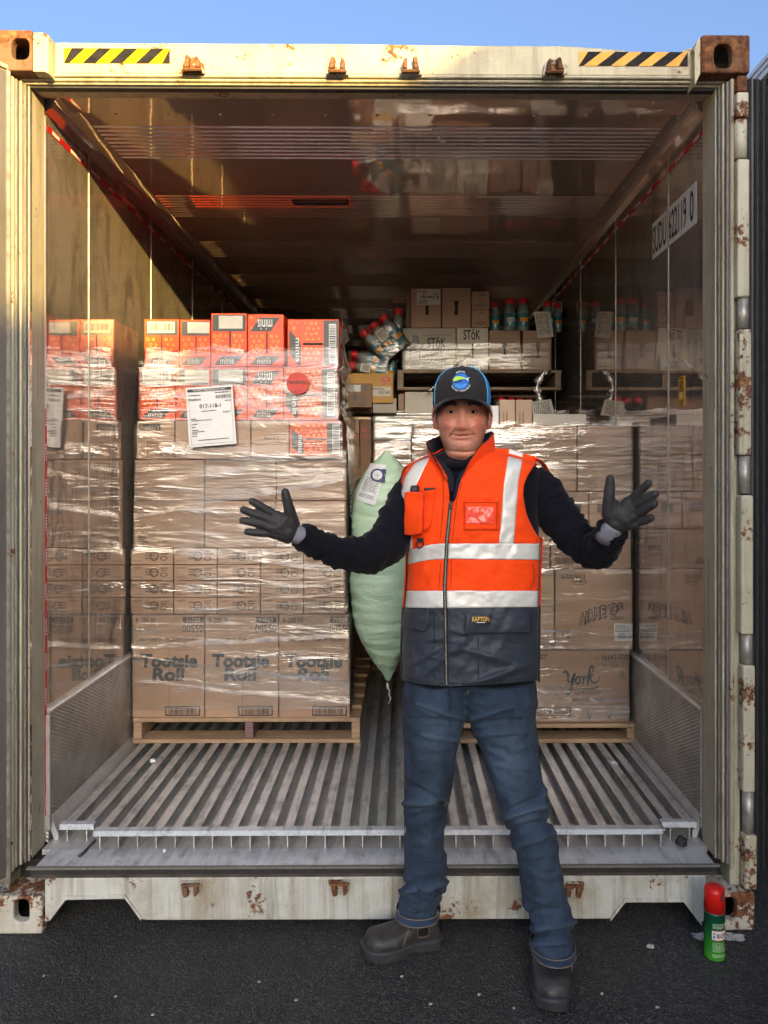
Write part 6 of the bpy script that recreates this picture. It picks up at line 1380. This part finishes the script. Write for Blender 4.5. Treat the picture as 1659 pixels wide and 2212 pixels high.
o = hand([((1330, 1128, Yg, 0), (1356, 1086, Yg-.02, 0), .027, .017), ((1331, 1129, Yg, 0), (1365, 1099, Yg-.024, 0), .028, .017), ((1333, 1130, Yg, 0), (1370, 1113, Yg-.024, 0), .027, .016), ((1336, 1132, Yg, 0), (1372, 1130, Yg-.016, 0), .025, .015), ((1326, 1124, Yg, 0), (1321, 1092, Yg-.01, 0), .026, .021), ((1338, 1110, Yg-.01, 0), (1348, 1122, Yg-.012, 0), .026, .024)],
    [fi([(1357, 1084, Yg-.02, .0124), (1383, 1060, Yg-.045, .0116), (1400, 1044, Yg-.062, .0114)]), fi([(1367, 1098, Yg-.024, .0124), (1395, 1079, Yg-.055, .0124), (1414, 1067, Yg-.072, .0110)]), fi([(1372, 1112, Yg-.024, .0120), (1397, 1098, Yg-.055, .0114), (1413, 1089, Yg-.070, .0108)]), fi([(1375, 1130, Yg-.016, .0116), (1395, 1124, Yg-.040, .0112), (1406, 1118, Yg-.052, .0102)])],
    fi([(1316, 1112, Yg-.006, .021), (1315, 1078, Yg-.02, .0160), (1317, 1054, Yg-.026, .0142), (1318, 1034, Yg-.03, .0116)]), [(1328, 1134, Yg+.000, .0290), (1324, 1140, Yg+.005, .0315), (1316, 1153, Yg+.014, .0340), (1308, 1164, Yg+.026, .034)], 'glove')
o['label'] = 'dark grey glove raised with the palm open, beside the right wall'
# ------------------------------------------------------------------ head (one skin with the neck and the hidden body)
HX = W(998.5, 900, -.215).x; HY = -.215
HR = [(1.40, .075, .070, .070), (1.46, .062, .062, .066), (1.495, .057, .064, .064), (1.515, .055, .076, .064), (1.530, .053, .090, .066), (1.545, .0505, .100, .070), (1.560, .0560, .1035, .076), (1.585, .0648, .1035, .084), (1.610, .0708, .101, .092), (1.640, .0758, .097, .098), (1.665, .0765, .096, .102), (1.69, .0765, .0965, .104), (1.715, .074, .093, .100), (1.74, .066, .080, .088), (1.76, .050, .058, .066), (1.772, .026, .030, .034), (1.776, .004, .004, .004)]
HA = np.array(HR)
def g2(x, z, cx, cz, sx, sz): return math.exp(-((x-cx)/sx)**2-((z-cz)/sz)**2)
def face(x, z):
    """how far the front of the head stands out at (x, z)"""
    v = 0.0; ax = abs(x)
    zt = 1.607
    if z > zt-.03:                               # nose
        k = max(0, min(1, (1.672-z)/(1.672-zt))); ridge = (.006+.017*k) if z >= zt else .023*math.exp(-((z-zt)/.014)**2)
        v += ridge*math.exp(-(x/(.0085+.0045*k))**2)
    v += .007*g2(x, z, 0, 1.609, .0115, .010)
    v += .008*(g2(ax, z, .0130, 1.606, .0065, .010))
    v -= .003*g2(ax, z, .0095, 1.5975, .004, .0025)
    v -= .0100*g2(ax, z, .031, 1.651, .017, .0105)        # eye sockets
    v += .0045*g2(ax, z, .032, 1.6425, .016, .004)-.003*g2(ax, z, .030, 1.636, .014, .003)   # bags
    v += .006*g2(ax, z, .030, 1.674, .022, .007)         # brows
    v += .012*g2(ax, z, .042, 1.616, .018, .015)         # cheeks
    # fold from the nostrils to the mouth corners
    zf = 1.607-(ax-.017)*1.28; v -= .0058*math.exp(-((z-zf)/.0035)**2)*(1 if .017 < ax < .037 else max(0, 1-(ax-.037)/.006) if ax >= .037 else 0)
    v += .0035*math.exp(-((z-zf-.008)/.006)**2)*(1 if .02 < ax < .044 else 0)
    zm = 1.584+5.6*ax*ax                                 # mouth
    if ax < .038: v -= .0046*math.exp(-((z-zm)/.0019)**2)*(1-(ax/.038)**4)
    v += .0036*g2(x, z, 0, zm+.0055, .020, .0042)+.0052*g2(x, z, 0, zm-.0065, .019, .0048)
    v -= .0012*g2(x, z, 0, 1.597, .003, .006)
    v -= .004*g2(x, z, 0, 1.5695, .022, .0045)+.003*g2(ax, z, .040, 1.583, .004, .006)
    v += .006*g2(x, z, 0, 1.556, .019, .010)             # chin
    v -= .0055*math.exp(-((z-1.5385+.00*ax-2.5*ax*ax)/.0035)**2)*math.exp(-(x/.04)**2)   # crease under the chin
    v += .004*g2(x, z, 0, 1.526, .035, .008)
    v += .004*g2(ax, z, .058, 1.560, .014, .016)         # jowl
    return v
nr, na = 190, 168; rings = []; tone = []
zv = np.concatenate([np.linspace(1.40, 1.51, 20), np.linspace(1.513, 1.70, 140), np.linspace(1.705, 1.776, 30)])
base = np.array(srgb(214, 152, 128)[:3])
for z in zv:
    w_, fr, bk_ = (np.interp(z, HA[:, 0], HA[:, k]) for k in (1, 2, 3)); row = []
    for j in range(na):
        q = 2*math.pi*j/na; q = q-.28*math.sin(2*q)*(1 if math.sin(q) > 0 else 0)     # finer in front
        s, c = math.sin(q), math.cos(q); e = 2/2.25
        x = w_*math.copysign(abs(c)**e, c); y = (fr if s > 0 else bk_)*abs(s)**e; 
        f = face(x, z)*max(0, min(1, (s-.15)/.35)) if s > 0 else 0
        row.append((HX+x, HY-(y+f) if s > 0 else HY+y, z))
        ax = abs(x); t_ = base.copy()
        if s > 0:
            rosy = .75*g2(ax, z, .044, 1.617, .022, .022)+.75*g2(x, z, 0, 1.606, .014, .013)+.5*g2(x, z, 0, 1.526, .045, .012)+.2*g2(x, z, 0, 1.556, .02, .012)
            t_ = t_*(1-np.array((.02, .36, .34))*min(1, rosy))
            zm = 1.584+5.6*ax*ax; lip = g2(x, z, 0, zm-.005, .024, .0055)+.5*g2(x, z, 0, zm+.003, .022, .0025); t_ = t_*(1-np.array((.10, .30, .24))*min(1, lip)*.7)
            stub = math.exp(-((z-1.562)/.028)**2)*(1 if ax > .02 or z < 1.572 else .5); t_ = t_*(1-.13*stub)+np.array((.20, .19, .19))*.10*stub
            line = math.exp(-((z-zm)/.0016)**2)*(ax < .036); t_ = t_*(1-.72*line)  # shade between the lips painted into the skin colour
            zf = 1.607-(ax-.017)*1.28; t_ = t_*(1-.28*math.exp(-((z-zf)/.003)**2)*(.017 < ax < .037)); t_ = t_*(1-.2*g2(ax, z, .032, 1.648, .017, .009))  # shade of smile folds and eye sockets put into the skin colour
        tone.append(tuple(t_)+(1,))
    rings.append(row)
hb = MB().loft(rings); nvh = len(hb.v)
def ear(sg):
    rr = []
    for t_ in np.linspace(0, 1, 14):
        z = 1.606+.072*t_; o_ = math.sin(math.pi*min(1, .12+.84*t_))**.7; w_ = (.6+.4*t_); row = []
        for q in (2*math.pi*k/14 for k in range(14)):
            row.append((HX+sg*(.069+.014*o_*w_+.010*math.cos(q)), HY+.004+.012*t_+.019*o_*math.sin(q)+.004*math.cos(q), z+.004*math.cos(q)))
        rr.append(row)
    hb.loft(rr)
ear(-1); ear(1)
# the body under the clothes: trunk, arms, legs, joined to the neck by overlap
def thin(rs, k):
    out = []
    for r_ in rs:
        c = np.mean(np.array([tuple(p) for p in r_]), axis=0); out.append([tuple(c+(np.array(tuple(p))-c)*k) for p in r_])
    return out
rr = []
for py in np.linspace(966, 1435, 24):
    cx, hw, d = tring(py); z = W(1000, py, YC).z; rr.append([(cx+hw*.82*math.cos(q_), YC-d*.72*math.sin(q_), z) for q_ in (2*math.pi*k/24 for k in range(24))])
hb.loft(rr); hb.loft(thin(armtube(AL, 24, 3, 0)[:-3], .7)); hb.loft(thin(armtube(AR, 24, 8, 0)[:-3], .7)); hb.loft(thin(legrings(LEGR, 24)[2:], .5)); hb.loft(thin(legrings(LEGL, 24)[2:], .5))
me = hb.mesh('body', M['skin'], True); ca = me.color_attributes.new("tone", 'FLOAT_COLOR', 'POINT')
earc = tuple(base*np.array((.98, .72, .70)))+(1,); arr = np.array(tone+[earc]*(len(hb.v)-nvh), dtype=np.float32); ca.data.foreach_set('color', arr.ravel())
body = link('body', me, man)
# eyes, brows, sideburns
for sg in (-1, 1):
    ex = HX+sg*.0315; w_, fr = np.interp(1.651, HA[:, 0], HA[:, 1]), np.interp(1.651, HA[:, 0], HA[:, 2])
    s_ = (1-(.0315/w_)**2.25)**(1/2.25); ey = HY-fr*s_-face(.0315, 1.651); er = .0122
    c = Vector((ex, ey+er-.0026, 1.6515))
    def eyepatch(rx0, rx1, nm, m, off):
        rows = []
        for b in np.linspace(-1, 1, 9):
            row = []
            for a in np.linspace(-1, 1, 15):
                x = a*rx1; zz = b*(rx0*(1-(a*.98)**2)**.75); d2 = er*er-x*x-zz*zz; row.append((c.x+x, c.y-math.sqrt(max(0, d2))-off, c.z+zz))
            rows.append(row)
        return MB().loft(rows, False, False).build(nm, m, man, True)
    eyepatch(.0050, .0130, 'eye', M['eye_white'], .0002)
    MB().add([(c.x-.0006+.0050*math.cos(2*math.pi*k/20), c.y-math.sqrt(er*er-.0046**2)-.0016, c.z+.0004+max(-.0044, min(.0044, .0050*math.sin(2*math.pi*k/20)))) for k in range(20)], [tuple(range(20))]).build('iris', M['iris'], man)
    lid = lambda zz, dz, r_, off: MB().tube([(c.x+x, c.y-math.sqrt(max(1e-6, er*er-x*x*.8))-off, c.z+zz*(1-(x/.0135)**2)**1+dz) for x in np.linspace(-.0130, .0130, 14)], [r_*(.3+.5*math.sin(math.pi*k/13)) for k in range(14)], 8)
    for nm, mbb in (('eyelid', lid(.0054, .0010, .0030, .0004)), ('eyelid', lid(-.0046, -.0008, .0022, .0002))):
        mm = mbb.mesh('eyelid', M['skin'], True); cc_ = mm.color_attributes.new("tone", 'FLOAT_COLOR', 'POINT'); cc_.data.foreach_set('color', np.tile(np.array(tuple(base*np.array((.82, .68, .66)))+(1,), dtype=np.float32), len(mm.vertices))); link('eyelid', mm, man)
    lash = MB().tube([(c.x+x, c.y-math.sqrt(max(1e-6, er*er-x*x*.8))-.003, c.z+.0047*(1-(x/.0135)**2)) for x in np.linspace(-.0125, .0125, 12)], .0015, 5).build('eyelash', M['brow'], man)
    mb = MB(); rnd = random.Random(11)
    for k in range(150):
        t_ = rnd.random(); x = sg*(.014+.036*t_); z = 1.6705+.0045*math.sin(math.pi*min(1, t_*1.15))+rnd.uniform(-.0045, .0045); w2, f2 = np.interp(z, HA[:, 0], HA[:, 1]), np.interp(z, HA[:, 0], HA[:, 2]); yy = HY-f2*(1-(abs(x)/w2)**2.25)**(1/2.25)-face(x, z)-.0008
        mb.tube([(HX+x, yy, z), (HX+x+sg*.004, yy-.0008, z+.0012), (HX+x+sg*.007, yy+.001, z+.0008)], [.0007, .0006, .0002], 4)
    k_ = mb.build('eyebrow', M['brow'], man)
    mb = MB()
    for k in range(320):
        z = rnd.uniform(1.628, 1.70); q = rnd.uniform(-.25, .42)*(1 if z > 1.65 else .6); w2, f2 = np.interp(z, HA[:, 0], HA[:, 1])+.001, np.interp(z, HA[:, 0], HA[:, 2]); x = HX+sg*w2*math.cos(q)**.9; yy = HY-.012-f2*math.sin(q)*.9
        mb.tube([(x, yy, z), (x+sg*.0015, yy+.003, z-.006), (x+sg*.001, yy+.006, z-.013)], [.0008, .0007, .0002], 4)
    mb.build('sideburn', M['hair'], man)
# ------------------------------------------------------------------ cap
CR = [(1.668, .0800, .098, .105), (1.690, .0835, .106, .108), (1.715, .0830, .107, .108), (1.740, .0785, .101, .103), (1.760, .0690, .087, .092), (1.776, .0530, .066, .073), (1.786, .0330, .041, .046), (1.790, .0100, .012, .014)]
CA = np.array(CR); TURN = R(9)
def capt(q, z, off=0):
    w_, fr, bk_ = (np.interp(z, CA[:, 0], CA[:, k])+off for k in (1, 2, 3)); s, c = math.sin(q), math.cos(q)
    return (HX+w_*math.copysign(abs(c)**.92, c), HY-(fr*abs(s)**.92 if s > 0 else -bk_*abs(s)**.92), z+off*.3)
zc_ = crom([(z,) for z in CA[:, 0]], 40); zc_ = [min(1.79, float(z[0])) for z in zc_]
qa, qb = R(90)-R(57), R(90)+R(70)                            # the front panel spans these angles
def zl(q): return 1.668+.016*max(0, math.sin(q))**2
def panel(q0, q1, n, nm, m, off=0.0):
    rows = []
    for i in range(len(zc_)):
        row = []
        for k in range(n+1):
            q = q0+(q1-q0)*k/n; z0 = zl(q); z = z0+(1.79-z0)*(i/(len(zc_)-1)); row.append(capt(q, z, off))
        rows.append(row)
    return solid(MB().loft(rows, False, False).build(nm, m, cap_t, True), .002, -1)
cap_t = link('cap', None, man); ORG[cap_t.name] = org(man); cap_t.parent = man; cap_t.matrix_parent_inverse = Matrix.Identity(4); ORG[cap_t.name] = org(man)
cap_t['label'] = 'black cap with blue mesh sides and a round embroidered patch'
panel(qa, qb, 40, 'cap_front', M['cap_black'], .001); panel(qb, 2*math.pi+qa, 60, 'cap_mesh', M['cap_blue'])
mb = MB()
for q in (qa, qb): mb.tube([capt(q, zl(q)+(1.79-zl(q))*t_, .0012) for t_ in np.linspace(0, 1, 24)], .0016, 6)
mb.build('cap_piping', M['cap_seam'], cap_t, True)
MB().tube([capt(R(93), zl(1.6)+(1.79-zl(1.6))*t_, .0012) for t_ in np.linspace(0, 1, 24)], .0008, 6).build('cap_seam', M['zip'], cap_t, True)
MB().lathe([(.0005, 0), (.008, .0), (.006, .004), (.0005, .0055)], (HX, HY, 1.7895), 14).build('cap_button', M['cap_black'], cap_t, True)
# peak
rows = []
for i in range(9):
    t_ = i/8; row = []
    for k in range(41):
        a = -1+2*k/40; q = R(90)-a*R(76); p0 = Vector(capt(q, zl(q)+.008, .0))
        out = .070*(1-abs(a)**2.6)**.75; droop = -.0105*t_-.019*(a*a)*t_**.8
        dx = a*.006*t_; p = p0+Vector((dx, -out*t_, droop-.006*a*a)); row.append(p)
    rows.append(row)
pk_ = solid(MB().loft(rows, False, False).build('peak', M['cap_black'], cap_t, True), .004, 0)
for e in (.35, .55, .75, .93):
    MB().tube([Vector(rows[int(e*8)][k])+Vector((0, 0, .0024)) for k in range(2, 39)], .0005, 5).build('stitching', M['zip'], cap_t)
# patch
def onc(dx, dz, off=.003): 
    q = R(90)+ (-dx)/.098+R(3); return capt(q, 1.7365+dz, off)
def disc(r0, r1, off, nm, m, n=40, par=None):
    mb = MB()
    for k in range(n):
        p, r_ = 2*math.pi*k/n, 2*math.pi*(k+1)/n
        for s in range(3):
            a, b = r0+(r1-r0)*s/3, r0+(r1-r0)*(s+1)/3; mb.quad(*[onc(rr_*math.cos(t_), rr_*math.sin(t_), off) for rr_, t_ in ((b, p), (b, r_), (a, r_), (a, p))])
    return mb.build(nm, m, par or cap_t, True)
PR_ = .0335
pt = disc(.0001, PR_, .003, 'patch', simple('patch_black', (.015, .015, .02, 1), .8))
disc(.0001, PR_*.72, .0038, 'patch_field', simple('patch_blue', srgb(40, 110, 200), .8, 0, .25, 60), par=pt)
def pshape(pts, off, nm, m):
    mb = MB(); n = len(pts); cx = sum(p[0] for p in pts)/n; cz = sum(p[1] for p in pts)/n
    for k in range(n): a, b = pts[k], pts[(k+1) % n]; mb.add([onc(cx*PR_, cz*PR_, off), onc(a[0]*PR_, a[1]*PR_, off), onc(b[0]*PR_, b[1]*PR_, off)], [(0, 1, 2)])
    mb.build(nm, m, pt)
lime = simple('patch_lime', srgb(176, 220, 80), .8); pw = simple('patch_white', (.7, .72, .75, 1), .8)
pshape([(-.70, .08), (-.62, .26), (-.40, .40), (-.05, .42), (.30, .30), (.52, .16), (.30, .14), (-.1, .10), (-.40, .0), (-.6, -.12)], .0046, 'patch_fish', lime)
pshape([(-.64, -.02), (-.45, -.12), (-.1, .0), (.25, .08), (.1, -.1), (-.2, -.14), (-.5, -.2)], .005, 'patch_fish', simple('patch_dark', (.02, .03, .05, 1), .8))
pshape([(.45, .20), (.86, .30), (.62, .17), (.70, -.10), (.52, .08)], .0052, 'patch_tail', pw)
pshape([(-.55, -.22), (.55, -.26), (.40, -.52), (0, -.66), (-.4, -.52)], .0046, 'patch_sea', simple('patch_sea_blue', srgb(70, 150, 225), .8))
def arc(s, r_, a0, a1, inv, h):
    v, f = textmesh(s, None, .02); out = []
    for a, b in v:
        t_ = a0+(a1-a0)*a; rr_ = (r_+h*(b-.5)) if not inv else (r_-h*(b-.5)); out.append(onc(rr_*PR_*math.cos(t_), rr_*PR_*math.sin(t_), .0045))
    rawmesh('lettering', out, f, pw, pt)
arc("MIDWL", .86, R(122), R(60), False, .16); arc("THE GET FREE MAN", .86, R(205), R(335), True, .15)

# he looks into the camera: the head turned a little about its own axis
def turned(o, nmax=None):
    A = R(-4.6)
    for i, v_ in enumerate(o.data.vertices):
        if nmax is not None and i >= nmax: break
        k = max(0, min(1, (v_.co.z-1.49)/.05)); a = A*k; dx, dy = v_.co.x-HX, v_.co.y-HY
        v_.co.x = HX+dx*math.cos(a)-dy*math.sin(a); v_.co.y = HY+dx*math.sin(a)+dy*math.cos(a)
    o.data.update()
turned(body, nvh+2*14*14)
for o in list(bpy.data.objects):
    if o.parent in (man, cap_t, pt) and (o.parent != man or o.name.split('.')[0] in ('eye', 'iris', 'eyelid', 'eyelash', 'eyebrow', 'sideburn')): turned(o)
# ------------------------------------------------------------------ print too small to pick apart
for o in bpy.data.objects:
    if o.name.split('.')[0] in ('small_print', 'barcode', 'tape_words', 'printed_shapes', 'stitching', 'eyebrow', 'sideburn', 'eyelash'): o['kind'] = 'stuff'
